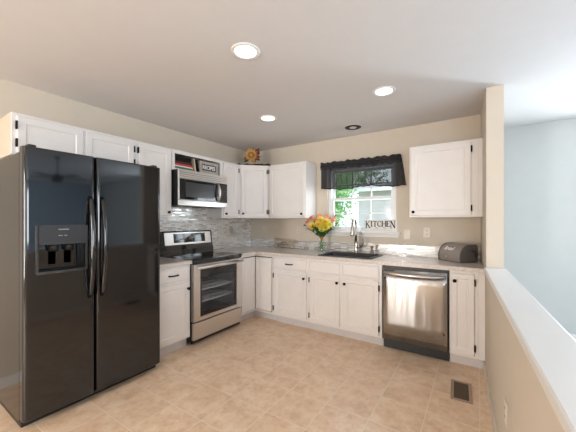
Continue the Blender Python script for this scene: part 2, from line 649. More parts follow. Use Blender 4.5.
def holed_wall(name, mat, axis, a0, a1, t0, t1, holes):
    """wall along x (axis 0) or y (axis 1), with rectangular window openings (a0,a1,z0,z1)"""
    mb = MB()
    zs = sorted({0.0, H} | {h[2] for h in holes} | {h[3] for h in holes})
    us = sorted({a0, a1} | {h[0] for h in holes} | {h[1] for h in holes})
    # cells() works in a plane: map (u, z) -> wall
    mb.T = Matrix(((1, 0, 0, 0), (0, 0, 1, 0), (0, 1, 0, 0), (0, 0, 0, 1))) if axis == 0 else Matrix(((0, 0, 1, 0), (1, 0, 0, 0), (0, 1, 0, 0), (0, 0, 0, 1)))
    mb.cells(us, zs, lambda u, z: not any(h[0] < u < h[1] and h[2] < z < h[3] for h in holes), t0, t1)
    return mb.single(name, mat, kind=ST)


WX0, WX1, WZ0, WZ1 = 1.408, 2.333, 1.190, 2.075
holed_wall('wall_back', 'wall', 0, -0.12, 3.24, 0.0, 0.12, [(WX0, WX1, WZ0, WZ1)])
holed_wall('wall_far', 'wallcool', 0, 3.30, XR + 0.12, YF, YF + 0.12, [(4.55, 5.25, 0.85, 2.1)])
holed_wall('wall_right', 'wallblue', 1, YR - 0.12, YF, XR, XR + 0.12, [(-5.7, -2.3, 0.7, 2.15)])
holed_wall('wall_rear', 'wall', 0, 0.0, XR, YR - 0.12, YR, [(0.78, 1.32, 0.3, 2.2), (4.28, 6.92, 0.45, 2.25)])

# partition column and half wall
mb = MB()
yc = -0.71
mb.prism([(hw_x(0), 0.0), (hw_x(yc), yc), (hw_x(yc) + 0.12, yc), (hw_x(0) + 0.12, 0.0), (hw_x(0) + 0.12, YF), (hw_x(0) + 0.06, YF), (hw_x(0) + 0.06, 0.0)], 0, H)
mb.single('wall_partition', 'wall', kind=ST)
mb = MB()
ye = -5.0
mb.prism([(hw_x(yc), yc), (hw_x(ye), ye), (hw_x(ye) + 0.12, ye), (hw_x(yc) + 0.12, yc)], 0, 0.898)
mb.single('wall_half', 'wall', kind=ST)
mb = MB()
o_ = 0.016
P = [(hw_x(yc) - o_, yc - 0.001), (hw_x(ye) - o_, ye), (hw_x(ye) + 0.12 + o_, ye), (hw_x(yc) + 0.12 + o_, yc - 0.001)]
bm = bmesh.new()
lo = [bm.verts.new((*p, 0.899)) for p in P]
hi = [bm.verts.new((*p, 0.938)) for p in P]
bm.faces.new(lo[::-1])
bm.faces.new(hi)
for i in range(4):
    j = (i + 1) % 4
    bm.faces.new([lo[i], lo[j], hi[j], hi[i]])
bmesh.ops.bevel(bm, geom=bm.edges[:], offset=0.006, segments=2, affect='EDGES', profile=0.5)
mb.addbm(bm)
mb.single('trim_1', 'trim', kind=ST)
mb = MB()
yb = -0.545
mb.prism([(hw_x(yb) - 0.014, yb), (hw_x(ye) - 0.014, ye), (hw_x(ye) - 0.001, ye), (hw_x(yb) - 0.001, yb)], 0, 0.085)
mb.single('baseboard_right', 'plate', kind=ST)
mb = MB()
mb.box(0.0, 0.014, YR, -3.12, 0, 0.085, 0.003)
mb.single('baseboard_left', 'trim', kind=ST)
mb = MB()
mb.box(hw_x(0) + 0.13, XR, YF - 0.014, YF, 0, 0.085, 0.003)
mb.single('baseboard_far', 'trim', kind=ST)

# mosaic backsplash (fixed to the walls)
mb = MB()
mb.box(0.0005, 0.010, -2.14, -0.0005, 0.915, 1.371)
mb.box(0.0005, 0.010, -1.70, -0.941, 1.371, 1.66)
mb.single('backsplash_left', 'mosaic', kind=ST)
mb = MB()
mb.box(0.0105, hw_x(0) - 0.004, -0.010, -0.0005, 0.915, 1.040)
mb.single('backsplash_back', 'mosaic', kind=ST)


# kitchen window (white vinyl double hung with grids)
def window(n, x0, x1, z0, z1, y_in, depth, cols, rows, M4=None, sill=True):
    mb = MB()
    T = M4 or Matrix.Identity(4)
    mb.T = T
    f = 0.045
    for a in ((x0, x0 + f, z0, z1), (x1 - f, x1, z0, z1), (x0 + f, x1 - f, z1 - f, z1), (x0 + f, x1 - f, z0, z0 + 0.03)):
        mb.box(a[0], a[1], y_in + 0.035, y_in + depth, a[2], a[3], 0.003)
    root = mb.single('window_%d' % n, 'vinyl', kind=ST)
    inv = Matrix.Translation(-root.location) @ T
    zm = (z0 + z1) / 2 - 0.003

    def sash(za, zb, ya, yb_):
        s = 0.036
        m = MB()
        m.T = inv
        xa, xb = x0 + f - 0.002, x1 - f + 0.002
        for a in ((xa, xa + s, za, zb), (xb - s, xb, za, zb), (xa + s, xb - s, zb - s, zb), (xa + s, xb - s, za, za + s)):
            m.box(a[0], a[1], ya, yb_, a[2], a[3], 0.003)
        so = m.part('sash', 'vinyl', root)
        g = MB()
        g.T = inv
        ym = (ya + yb_) / 2
        for i in range(1, cols):
            xx = xa + s + (xb - xa - 2 * s) * i / cols
            g.box(xx - 0.008, xx + 0.008, ym - 0.006, ym + 0.006, za + s, zb - s)
        for i in range(1, rows):
            zz = za + s + (zb - za - 2 * s) * i / rows
            g.box(xa + s, xb - s, ym - 0.006, ym + 0.006, zz - 0.008, zz + 0.008)
        g.part('muntin_grid', 'vinyl', so)
        p = MB()
        p.T = inv
        p.box(xa + s - 0.003, xb - s + 0.003, ym - 0.002, ym + 0.002, za + s - 0.003, zb - s + 0.003)
        p.part('pane', 'glass', so)
    sash(zm - 0.018, z1 - f + 0.002, y_in + 0.078, y_in + 0.106)
    sash(z0 + 0.028, zm + 0.018, y_in + 0.044, y_in + 0.074)
    if sill:
        m = MB()
        m.T = inv
        m.box(x0 - 0.05, x1 + 0.05, y_in - 0.055, y_in + 0.045, z0 - 0.022, z0 + 0.002, 0.004)
        m.box(x0 - 0.03, x1 + 0.03, y_in - 0.016, y_in, z0 - 0.062, z0 - 0.022, 0.003)
        m.part('window_sill', 'trim', root)
    return root


window(1, WX0, WX1, WZ0, WZ1, 0.0, 0.12, 3, 2)
window(2, 4.55, 5.25, 0.85, 2.1, YF, 0.12, 3, 2)
RT = Matrix(((0, 1, 0, 0), (1, 0, 0, 0), (0, 0, 1, 0), (0, 0, 0, 1)))
window(3, -5.7, -4.02, 0.7, 2.15, XR, 0.12, 3, 2, RT, False)
window(4, -3.98, -2.3, 0.7, 2.15, XR, 0.12, 3, 2, RT, False)
RY = Matrix(((1, 0, 0, 0), (0, -1, 0, 2 * YR), (0, 0, 1, 0), (0, 0, 0, 1)))
window(5, 0.78, 1.32, 0.3, 2.2, YR, 0.12, 1, 1, RY, False)
window(6, 4.28, 5.58, 0.45, 2.25, YR, 0.12, 2, 2, RY, False)
window(7, 5.62, 6.92, 0.45, 2.25, YR, 0.12, 2, 2, RY, False)


# ------------------------------------------------------------------ cabinets
def door_mesh(mb, x0, x1, z0, z1, y, fw=0.05, t=0.02):
    """recessed panel door: back at y, front at y - t (local: front faces -y)"""
    prof = [(0, 0), (0, -t + 0.004), (0.004, -t), (fw, -t), (fw + 0.007, -t + 0.008), (fw + 0.016, -t + 0.008), (fw + 0.020, -t + 0.0055)]
    L = []
    for i, d in prof:
        L.append([(x0 + i, y + d, z0 + i), (x1 - i, y + d, z0 + i), (x1 - i, y + d, z1 - i), (x0 + i, y + d, z1 - i)])
    mb.loops(L)


def knob_mesh(mb, x, y, z):
    mb.lathe([(0.0105, 0), (0.0065, 0.004), (0.0065, 0.012), (0.014, 0.016), (0.0165, 0.021), (0.015, 0.026), (0.008, 0.029), (0.001, 0.030)], (x, y, z), 16, '-y', True, True)


def hinge_mesh(mb, x, y, z, side):
    mb.box(x - 0.008 if side < 0 else x, x if side < 0 else x + 0.008, y - 0.020, y, z - 0.030, z + 0.030, 0.002)
    mb.cyl((x + side * 0.004, y - 0.022, z - 0.030), (x + side * 0.004, y - 0.022, z + 0.030), 0.0068, n=10)


def add_door(root, x0, x1, z0, z1, y, knob=None, hinge=None, fw=0.05):
    mb = MB()
    door_mesh(mb, x0, x1, z0, z1, y, fw)
    d = mb.part('door', 'cab', root)
    if knob:
        k = MB()
        knob_mesh(k, x0 + 0.028 if knob[0] == 'l' else x1 - 0.028, y - 0.0202, z1 - 0.065 if knob[1] == 't' else z0 + 0.038)
        k.part('knob', 'black', d, 'black round knob')
    if hinge:
        for zz in (z0 + 0.07, z1 - 0.07):
            h = MB()
            hinge_mesh(h, x0 if hinge == 'l' else x1, y, zz, -1 if hinge == 'l' else 1)
            h.part('hinge', 'black', d, 'black cabinet hinge')
    return d


def add_drawer(root, x0, x1, z0, z1, y, pull=True):
    mb = MB()
    prof = [(0, 0), (0, -0.014), (0.010, -0.02), (0.018, -0.02)]
    L = []
    for i, d in prof:
        L.append([(x0 + i, y + d, z0 + i), (x1 - i, y + d, z0 + i), (x1 - i, y + d, z1 - i), (x0 + i, y + d, z1 - i)])
    mb.loops(L)
    d = mb.part('drawer' if pull else 'false_front', 'cab', root)
    if pull:
        xc, zc = (x0 + x1) / 2, (z0 + z1) / 2
        h = MB()
        h.tube([(xc - 0.05, y - 0.02, zc), (xc - 0.045, y - 0.04, zc), (xc - 0.02, y - 0.048, zc), (xc + 0.02, y - 0.048, zc), (xc + 0.045, y - 0.04, zc), (xc + 0.05, y - 0.02, zc)], [0.008, 0.007, 0.0075, 0.0075, 0.007, 0.008], 10)
        h.part('handle', 'black', d, 'black bow handle')
    return d


def carcass(root, w, d, z0, z1, toe=0.0, stiles=(), rails=(), top=True, sl=0.035, sr=0.035, rt=0.03, rb=0.03, back=True, name='carcass', left='cab'):
    t = 0.016
    mb = MB()
    y0 = -d + 0.018
    if left == 'cab':
        mb.box(0, t, y0, -0.001, z0, z1)
    mb.box(w - t, w, y0, -0.001, z0, z1)
    mb.box(t, w - t, y0, -0.001, z0, z0 + t)
    if top:
        mb.box(t, w - t, y0, -0.001, z1 - t, z1)
    if back:
        mb.box(t, w - t, -0.007, -0.001, z0 + t, z1 - t)
    # face frame
    mb.box(0, sl, -d, y0, z0, z1, 0.0015, 1)
    mb.box(w - sr, w, -d, y0, z0, z1, 0.0015, 1)
    mb.box(sl, w - sr, -d, y0, z1 - rt, z1)
    mb.box(sl, w - sr, -d, y0, z0, z0 + rb)
    for s in stiles:
        mb.box(s - 0.019, s + 0.019, -d, y0, z0 + rb, z1 - rt)
    for r in rails:
        cuts = [sl] + [q for s in stiles for q in (s - 0.019, s + 0.019)] + [w - sr]
        for k in range(0, len(cuts), 2):
            mb.box(cuts[k], cuts[k + 1], -d, y0, r - 0.016, r + 0.016)
    if toe:
        mb.box(0.0, t, -d + 0.075, -0.001, 0.0, z0)
        mb.box(w - t, w, -d + 0.075, -0.001, 0.0, z0)
    o = mb.part(name, 'cab', root)
    if left != 'cab':
        m = MB()
        m.box(0, t, y0, -0.001, z0, z1)
        m.part('side_panel', left, root, 'beige side panel')
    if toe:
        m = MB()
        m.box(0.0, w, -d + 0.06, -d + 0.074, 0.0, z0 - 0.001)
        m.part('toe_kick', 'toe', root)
    return o


UB, UT, UD = 1.372, 2.138, 0.305
BD, BT, BZ = 0.61, 0.875, 0.10
RZ = R(90)
GU, GB = 'white wall cabinets', 'white base cabinets'


def upper(label, loc, rz, w, z0, z1, doors, left='cab', **kw):
    t = thing('wall_cabinet', label, 'cabinet', loc, rz, GU)
    carcass(t, w, UD, z0, z1, left=left, **kw)
    for (a, b, knob, hinge) in doors:
        add_door(t, a, b, z0 + 0.018, z1 - 0.024, -UD - 0.0005, knob, hinge)
    return t


# left wall, from the camera's side to the corner (local x runs towards the corner)
upper('short white two-door wall cabinet above the black refrigerator', (0, -3.03, 0), RZ, 0.922, 1.825, UT,
      [(0.028, 0.457, ('r', 'b'), 'l'), (0.475, 0.897, ('l', 'b'), 'r')], left='cabside', stiles=(0.466,))
upper('tall white wall cabinet between refrigerator and microwave', (0, -2.107, 0), RZ, 0.405, UB, UT, [(0.022, 0.382, ('r', 'b'), 'l')])
# open shelf above the microwave
t = thing('wall_shelf', 'white open shelf box above the microwave holding cookbooks', 'shelf', (0, -1.701, 0), RZ)
mb = MB()
w_ = 0.760
mb.box(0, 0.016, -0.30, -0.001, 1.912, UT)
mb.box(w_ - 0.016, w_, -0.30, -0.001, 1.912, UT)
mb.box(0.016, w_ - 0.016, -0.30, -0.001, 1.912, 1.930)
mb.box(0.016, w_ - 0.016, -0.30, -0.001, UT - 0.016, UT)
mb.box(0, 0.035, -0.318, -0.30, 1.912, UT, 0.0015, 1)
mb.box(w_ - 0.035, w_, -0.318, -0.30, 1.912, UT, 0.0015, 1)
mb.box(0.035, w_ - 0.035, -0.318, -0.30, 2.098, UT)
mb.box(0.035, w_ - 0.035, -0.318, -0.30, 1.912, 1.931)
mb.part('shelf_frame', 'cab', t)
mb = MB()
mb.box(0.016, w_ - 0.016, -0.008, -0.001, 1.930, UT - 0.016)
mb.part('back_panel', 'greywood', t, 'dark back of the shelf opening')
upper('narrow white wall cabinet between microwave and corner cabinet', (0, -0.940, 0), RZ, 0.329, UB, UT, [(0.022, 0.305, ('l', 'b'), 'r')])

# diagonal corner wall cabinet
t = thing('wall_cabinet', 'diagonal white corner wall cabinet below the straw sunflower', 'cabinet', (0, 0, 0), 0, GU)
mb = MB()
e = 0.001
mb.prism([(e, -e), (e, -0.609), (0.303, -0.609), (0.609, -0.303), (0.609, -e)], UB, UT)
mb.part('carcass', 'cab', t)
Td = Matrix.Translation((0.305, -0.61, 0)) @ Matrix.Rotation(R(45), 4, 'Z')
wd = 0.305 * math.sqrt(2)
mb = MB()
mb.T = Td
door_mesh(mb, 0.030, wd - 0.030, UB + 0.018, UT - 0.024, -0.0008)
d = mb.part('door', 'cab', t)
mb = MB()
mb.T = Td
knob_mesh(mb, 0.030 + 0.028, -0.021, UB + 0.063)
mb.part('knob', 'black', d, 'black round knob')
for zz in (UB + 0.09, UT - 0.095):
    mb = MB()
    mb.T = Td
    hinge_mesh(mb, wd - 0.030, -0.0008, zz, 1)
    mb.part('hinge', 'black', d, 'black cabinet hinge')

upper('white wall cabinet on the back wall left of the window', (0.611, 0, 0), 0, 0.621, UB, UT, [(0.022, 0.602, ('r', 'b'), 'l')])
upper('wide white wall cabinet right of the window beside the column', (2.542, 0, 0), 0, 0.632, UB, UT, [(0.016, 0.572, ('l', 'b'), 'r')], sr=0.07)
mb = MB()
mb.box(0.6325, 0.6665, -UD, -UD + 0.018, UB, UT)
mb.part('filler_strip', 'cab', bpy.data.objects['wall_cabinet.005'])


def base(label, loc, rz, w):
    return thing('base_cabinet', label, 'cabinet', loc, rz, GB)


yf = -BD - 0.0005
# left of the range
t = base('white drawer and door base cabinet between refrigerator and range', (0, -2.12, 0), RZ, 0.43)
carcass(t, 0.43, BD, BZ, BT, toe=1, rails=(0.705,))
add_drawer(t, 0.018, 0.412, 0.718, 0.853, yf)
add_door(t, 0.018, 0.412, 0.122, 0.692, yf, ('r', 't'), 'l')
# corner unit with folding doors
t = base('white corner base cabinet with folding corner doors beside the range', (0, 0, 0), 0, 0)
mb = MB()
LP = [(e, -e), (e, -0.914), (0.59, -0.914), (0.59, -0.59), (0.914, -0.59), (0.914, -e)]
mb.prism(LP, BZ, BT)
mb.box(0.59, 0.61, -0.914, -0.897, BZ, BT)
mb.box(0.897, 0.914, -0.61, -0.59, BZ, BT)
mb.box(0.59, 0.61, -0.897, -0.59, BT - 0.022, BT)
mb.box(0.61, 0.897, -0.61, -0.59, BT - 0.022, BT)
mb.box(0.59, 0.61, -0.897, -0.59, BZ, BZ + 0.02)
mb.box(0.61, 0.897, -0.61, -0.59, BZ, BZ + 0.02)
mb.part('carcass', 'cab', t)
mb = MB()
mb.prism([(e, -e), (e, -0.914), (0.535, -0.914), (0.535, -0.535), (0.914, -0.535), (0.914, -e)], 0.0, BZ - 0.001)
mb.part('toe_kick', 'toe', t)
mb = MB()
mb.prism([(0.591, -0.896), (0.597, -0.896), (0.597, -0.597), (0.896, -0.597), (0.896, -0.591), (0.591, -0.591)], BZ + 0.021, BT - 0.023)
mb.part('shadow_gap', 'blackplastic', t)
mb = MB()
mb.T = Matrix.Translation((0.598, -0.888, 0)) @ Matrix.Rotation(RZ, 4, 'Z')
door_mesh(mb, 0.0, 0.268, BZ + 0.03, BT - 0.034, 0, 0.042)
mb.part('door', 'cab', t)
mb = MB()
mb.T = Matrix.Translation((0.620, -0.598, 0))
door_mesh(mb, 0.0, 0.268, BZ + 0.03, BT - 0.034, 0, 0.042)
mb.part('door', 'cab', t)
# drawer base
t = base('white drawer and door base cabinet right of the corner doors', (0.915, 0, 0), 0, 0.531)
carcass(t, 0.531, BD, BZ, BT, toe=1, rails=(0.705,))
add_drawer(t, 0.020, 0.508, 0.718, 0.850, yf)
add_door(t, 0.020, 0.508, 0.125, 0.692, yf, ('r', 't'), 'l')
# sink base
t = base('white two-door base cabinet under the black sink', (1.447, 0, 0), 0, 0.882)
carcass(t, 0.882, BD, BZ, BT, toe=1, rails=(0.705,), stiles=(0.430,), top=False, back=False)
add_drawer(t, 0.022, 0.412, 0.718, 0.850, yf, False)
add_drawer(t, 0.448, 0.850, 0.718, 0.850, yf, False)
add_door(t, 0.022, 0.412, 0.125, 0.692, yf, ('r', 't'), 'l')
add_door(t, 0.448, 0.850, 0.125, 0.692, yf, ('l', 't'), 'r')
# narrow end base
t = base('narrow white base cabinet right of the dishwasher', (2.949, 0, 0), 0, 0.226)
carcass(t, 0.226, BD, BZ, BT, toe=1, sr=0.05)
add_door(t, 0.016, 0.196, 0.125, 0.850, yf, ('l', 't'), 'r', 0.042)
mb = MB()
mb.box(0.2265, 0.2745, -BD, -BD + 0.018, BZ, BT)
mb.part('filler_strip', 'cab', t)
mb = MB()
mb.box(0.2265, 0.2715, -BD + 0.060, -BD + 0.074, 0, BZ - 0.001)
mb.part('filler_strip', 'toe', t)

# ------------------------------------------------------------------ countertops
SX0, SX1, SY0, SY1 = 1.540, 2.206, -0.575, -0.085
CT0, CT1 = 0.8765, 0.914
mb = MB()
xr_ = 3.193
xs = [0.001, 0.645, SX0 + 0.02, SX1 - 0.02, xr_]
ys = [-0.922, -0.645, SY0 + 0.02, SY1 - 0.02, -0.001]


def inC(x, y):
    if y < -0.645 and x > 0.645:
        return False
    return not (xs[2] < x < xs[3] and ys[2] < y < ys[3])


mb.cells(xs, ys, inC, CT0, CT1, 0.006)
for p in mb.v:
    if p.x > 3.1:
        p.x += 0.048 * -p.y
mb.single('countertop', 'counter', 'long pale speckled countertop with the sink and bread box', 'countertop')
mb = MB()
mb.box(0.001, 0.645, -2.135, -1.687, CT0, CT1, 0.006)
mb.single('countertop', 'counter', 'short pale speckled countertop between refrigerator and range', 'countertop')

# ------------------------------------------------------------------ refrigerator
FW, FH = 0.952, 1.810
t = thing('refrigerator', 'black glossy side-by-side refrigerator with ice dispenser', 'refrigerator', (0, -3.09, 0), RZ)
mb = MB()
mb.box(0.006, FW - 0.006, -0.70, -0.04, 0.03, FH - 0.03, 0.006)
mb.part('body', 'fridgeside', t)
mb = MB()
mb.box(0.01, FW - 0.01, -0.715, -0.10, 0.0, 0.055, 0.004)
mb.part('base_grille', 'blackplastic', t)
split = 0.413


def bow(x):
    u = (x - FW / 2) / (FW / 2)
    return 0.010 * (1 - u * u)


def fridge_door(x0, x1, hole=None):
    mb = MB()
    N = 14
    xs_ = [x0 + 0.0] + [x0 + 0.006, x0 + 0.014, x0 + 0.024] + [x0 + 0.03 + (x1 - x0 - 0.06) * i / N for i in range(N + 1)] + [x1 - 0.024, x1 - 0.014, x1 - 0.006, x1]
    rr = 0.022

    def edge(x):
        dd = min(x - x0, x1 - x)
        return 0 if dd >= rr else rr - math.sqrt(max(0, rr * rr - (rr - dd) ** 2))
    zb, zt = 0.058, FH
    front = [(x, -0.785 - bow(x) + edge(x)) for x in xs_]
    if hole:
        hx0, hx1, hz0, hz1 = hole
        front = [p for p in front if not (abs(p[0] - hx0) < 0.012 or abs(p[0] - hx1) < 0.012)] + [(hx0, -0.785 - bow(hx0) + edge(hx0)), (hx1, -0.785 - bow(hx1) + edge(hx1))]
        front.sort()
    zz = [zb, zb + 0.006, zb + 0.012, zt - 0.012, zt - 0.006, zt] if not hole else [zb, zb + 0.006, zb + 0.012, hole[2], hole[3], zt - 0.012, zt - 0.006, zt]
    ins = {0: 0.006, len(zz) - 1: 0.006}
    vs_, fs = [], []
    nf = len(front)
    for k, z in enumerate(zz):
        for (x, y) in front:
            vs_.append((x, y + ins.get(k, 0), z))
    for k in range(len(zz) - 1):
        for i in range(nf - 1):
            if hole and zz[k] >= hole[2] - 1e-6 and zz[k + 1] <= hole[3] + 1e-6 and front[i][0] >= hole[0] - 1e-6 and front[i + 1][0] <= hole[1] + 1e-6:
                continue
            a = k * nf + i
            fs.append((a, a + 1, a + nf + 1, a + nf))
    mb.add(vs_, fs, True)
    # sides, top, bottom and back
    back = -0.712
    L0 = [(x, y + 0.006, zb) for x, y in front]
    L1 = [(x, y + 0.006, zt) for x, y in front]
    mb.add(L0 + [(x1, back, zb), (x0, back, zb)], [list(range(nf + 2))])
    mb.add(L1 + [(x1, back, zt), (x0, back, zt)], [list(range(nf + 2))[::-1]])
    mb.add([(x0, back, zb), (x1, back, zb), (x1, back, zt), (x0, back, zt)], [(0, 1, 2, 3)])
    for x, i in ((x0, 0), (x1, nf - 1)):
        col = [vs_[k * nf + i] for k in range(len(zz))]
        mb.add(col + [(x, back, zt), (x, back, zb)], [list(range(len(col) + 2))])
    return mb


HOLE = (0.078, 0.345, 1.000, 1.180)
left_door = fridge_door(0.004, split - 0.003, HOLE).part('freezer_door', 'blackgloss', t)
right_door = fridge_door(split + 0.003, FW - 0.004).part('fridge_door', 'blackgloss', t)
# handles: two bowed bars either side of the gap
for dr, xc in ((left_door, split - 0.040), (right_door, split + 0.040)):
    mb = MB()
    pts, rad = [], []
    for i in range(17):
        u = i / 16
        z = 0.775 + 0.735 * u
        out = 0.058 * math.sin(PI * u) ** 0.55 if 0 < u < 1 else 0
        pts.append((xc, -0.793 - out, z))
        rad.append(0.014 + 0.003 * math.sin(PI * u))
    mb.tube(pts, rad, 12)
    mb.part('handle', 'blackgloss', dr)
# hinge covers
for x in (0.03, FW - 0.03 - 0.045):
    mb = MB()
    mb.box(x, x + 0.045, -0.77, -0.62, FH - 0.028 if x > 0.5 else FH - 0.028, FH + 0.018, 0.008)
    mb.part('hinge_cover', 'blackplastic', t)
# dispenser
hx0, hx1, hz0, hz1 = HOLE
mb = MB()
yd = -0.796
z2 = 1.305
for a in ((hx0 - 0.016, hx0, hz0 - 0.014, z2), (hx1, hx1 + 0.016, hz0 - 0.014, z2), (hx0, hx1, hz0 - 0.014, hz0)):
    mb.box(a[0], a[1], yd, -0.770, a[2], a[3], 0.004)
disp = mb.part('dispenser_frame', 'dispgrey', left_door)
mb = MB()
mb.add([(hx0, yd - 0.004, hz1 + 0.008), (hx1, yd - 0.004, hz1 + 0.008), (hx1, yd - 0.002, z2), (hx0, yd - 0.002, z2),
        (hx0, -0.765, hz1), (hx1, -0.765, hz1), (hx1, -0.765, z2), (hx0, -0.765, z2)],
       [(0, 1, 2, 3), (4, 7, 6, 5), (0, 4, 5, 1), (3, 2, 6, 7), (0, 3, 7, 4), (1, 5, 6, 2)])
# drooping lower lip of the control panel
arc = [(hx0 + (hx1 - hx0) * i / 10, hz1 + 0.012 + 0.020 * math.sin(PI * i / 10)) for i in range(11)]
mb.loops([[(x, yd - 0.0035, z) for x, z in arc] + [(hx1, yd - 0.0035, hz1 - 0.004), (hx0, yd - 0.0035, hz1 - 0.004)],
          [(x, yd - 0.010, z) for x, z in arc] + [(hx1, yd - 0.010, hz1 - 0.004), (hx0, yd - 0.010, hz1 - 0.004)]])
mb.part('control_panel', 'dispgrey', left_door)
mb = MB()
xm = (hx0 + hx1) / 2
mb.box(xm - 0.030, xm + 0.030, yd - 0.006, yd - 0.002, 1.272, 1.280)
mb.part('badge', 'nickel', left_door)
for xa, xb in ((-0.030, -0.006), (0.004, 0.020)):
    mb = MB()
    mb.box(xm + xa, xm + xb, yd - 0.006, yd - 0.002, 1.232, 1.238)
    mb.part('indicator', 'nickel', left_door)
mb = MB()
mb.loops([[(xm - 0.012 + 0.034 * math.cos(2 * PI * k / 20), yd - 0.0052 + dy, 1.255 + 0.010 * math.sin(2 * PI * k / 20)) for k in range(20)] for dy in (0, 0.004)])
mb.part('button', 'blackplastic', left_door)
mb = MB()       # alcove
mb.box(hx0, hx1, -0.700, -0.690, hz0, hz1)
mb.box(hx0 - 0.004, hx0, -0.79, -0.690, hz0, hz1)
mb.box(hx1, hx1 + 0.004, -0.79, -0.690, hz0, hz1)
mb.box(hx0, hx1, -0.79, -0.690, hz1 - 0.004, hz1)
mb.box(hx0, hx1, -0.79, -0.690, hz0 - 0.004, hz0)
mb.part('dispenser_alcove', 'blackplastic', left_door)
for xc in (hx0 + 0.095, hx0 + 0.185):
    mb = MB()
    mb.cyl((xc, -0.735, hz1 - 0.05), (xc, -0.735, hz1 - 0.004), 0.026, 0.034, 16)
    mb.part('dispenser_nozzle', 'blackplastic', left_door)
    mb = MB()
    mb.box(xc - 0.026, xc + 0.026, -0.696, -0.712, hz0 + 0.03, hz1 - 0.052, 0.004)
    mb.part('dispenser_paddle', 'steel', left_door)
mb = MB()
arc = [(hx0 - 0.012 + (hx1 - hx0 + 0.024) * i / 12, yd - 0.004 - 0.012 * math.sin(PI * i / 12)) for i in range(13)]
mb.loops([[(x, y, z) for x, y in arc] + [(hx1 + 0.012, -0.775, z), (hx0 - 0.012, -0.775, z)] for z in (hz0 - 0.016, hz0 - 0.002)])
mb.part('drip_tray', 'dispgrey', left_door)

# ------------------------------------------------------------------ range
RW = 0.757
t = thing('range', 'stainless steel electric range with black glass cooktop', 'stove', (0, -1.684, 0), RZ)
RF = -0.614          # front plane of the body
mb = MB()
mb.box(0.002, 0.018, RF, -0.03, 0.035, 0.895)
mb.box(RW - 0.018, RW - 0.002, RF, -0.03, 0.035, 0.895)
mb.box(0.018, RW - 0.018, -0.04, -0.03, 0.035, 0.895)
mb.box(0.018, RW - 0.018, RF, -0.04, 0.035, 0.05)
mb.box(0.018, RW - 0.018, RF, -0.04, 0.865, 0.895)
mb.part('body', 'blackplastic', t)
mb = MB()
mb.box(0.06, RW - 0.06, -0.12, -0.11, 0.27, 0.84)
mb.box(0.06, 0.07, RF + 0.004, -0.11, 0.27, 0.84)
mb.box(RW - 0.07, RW - 0.06, RF + 0.004, -0.11, 0.27, 0.84)
mb.box(0.06, RW - 0.06, RF + 0.004, -0.11, 0.26, 0.27)
mb.box(0.06, RW - 0.06, RF + 0.004, -0.11, 0.84, 0.85)
mb.part('oven_cavity', 'enamel', t)
for zz in (0.43, 0.56):
    mb = MB()
    for i in range(4):
        yy = RF + 0.03 + 0.15 * i
        mb.cyl((0.072, yy, zz), (RW - 0.072, yy, zz), 0.0075, n=8)
    for i in range(17):
        xx = 0.09 + i * (RW - 0.18) / 16
        mb.cyl((xx, RF + 0.03, zz + 0.004), (xx, RF + 0.48, zz + 0.004), 0.003, n=5)
    mb.part('oven_rack', 'rackmetal', t)
# feet
for x in (0.05, RW - 0.05):
    for y in (RF + 0.04, -0.08):
        mb = MB()
        mb.cyl((x, y, 0), (x, y, 0.036), 0.016, n=10)
        mb.part('foot', 'rubber', t)
# cooktop
mb = MB()
mb.box(-0.001, RW + 0.001, -0.662, -0.032, 0.897, 0.917, 0.005)
mb.box(0.006, RW - 0.006, -0.644, -0.616, 0.866, 0.897, 0.003)
ck = mb.part('cooktop', 'blackglass', t)
for (x, y, r) in ((0.20, -0.50, 0.105), (0.56, -0.50, 0.08), (0.20, -0.22, 0.075), (0.56, -0.22, 0.10)):
    mb = MB()
    for q in (r, r * 0.62):
        mb.lathe([(q - 0.0025, 0.9172), (q - 0.0025, 0.9178), (q, 0.9178), (q, 0.9172)], (x, y, 0), 36)
    mb.part('burner_ring', 'dispgrey', ck)
# oven door
DZ0, DZ1 = 0.252, 0.862
mb = MB()
wx0, wx1, wz0, wz1 = 0.092, RW - 0.098, 0.292, 0.805
mb.T = Matrix(((1, 0, 0, 0), (0, 0, 1, 0), (0, 1, 0, 0), (0, 0, 0, 1)))
mb.cells([0.004, wx0, wx1, RW - 0.004], [DZ0, wz0, wz1, DZ1], lambda x, z: not (wx0 < x < wx1 and wz0 < z < wz1), -0.656, RF - 0.002, 0.006)
dr = mb.part('oven_door', 'steelh', t)
mb = MB()
mb.box(wx0 - 0.001, wx1 + 0.001, -0.650, -0.644, wz0 - 0.001, wz1 + 0.001)
mb.part('oven_window', 'ovenglass', dr)
mb = MB()
b2 = 0.055
for a in ((wx0, wx0 + 0.03, wz0, wz1), (wx1 - 0.03, wx1, wz0, wz1), (wx0 + 0.03, wx1 - 0.03, wz0, wz0 + 0.05), (wx0 + 0.03, wx1 - 0.03, wz1 - 0.09, wz1)):
    mb.box(a[0], a[1], -0.642, -0.638, a[2], a[3])
mb.part('window_border', 'blackglass', dr)
mb = MB()
xh0, xh1, zh = 0.02, RW - 0.02, 0.832
mb.tube([(xh0, -0.696, zh), (xh1, -0.696, zh)], 0.0135, 14)
for x in (xh0 + 0.03, xh1 - 0.03):
    mb.box(x - 0.014, x + 0.014, -0.696, -0.654, zh - 0.011, zh + 0.011, 0.003)
mb.part('handle', 'steelh', dr)
mb = MB()
mb.box(0.006, RW - 0.006, -0.652, RF - 0.002, 0.055, 0.236, 0.006)
mb.part('drawer', 'steelh', t)
mb = MB()
mb.box(0.02, RW - 0.02, -0.632, RF, 0.236, 0.252)
mb.box(0.012, RW - 0.012, -0.628, RF, 0.02, 0.055)
mb.part('black_trim', 'blackplastic', t)
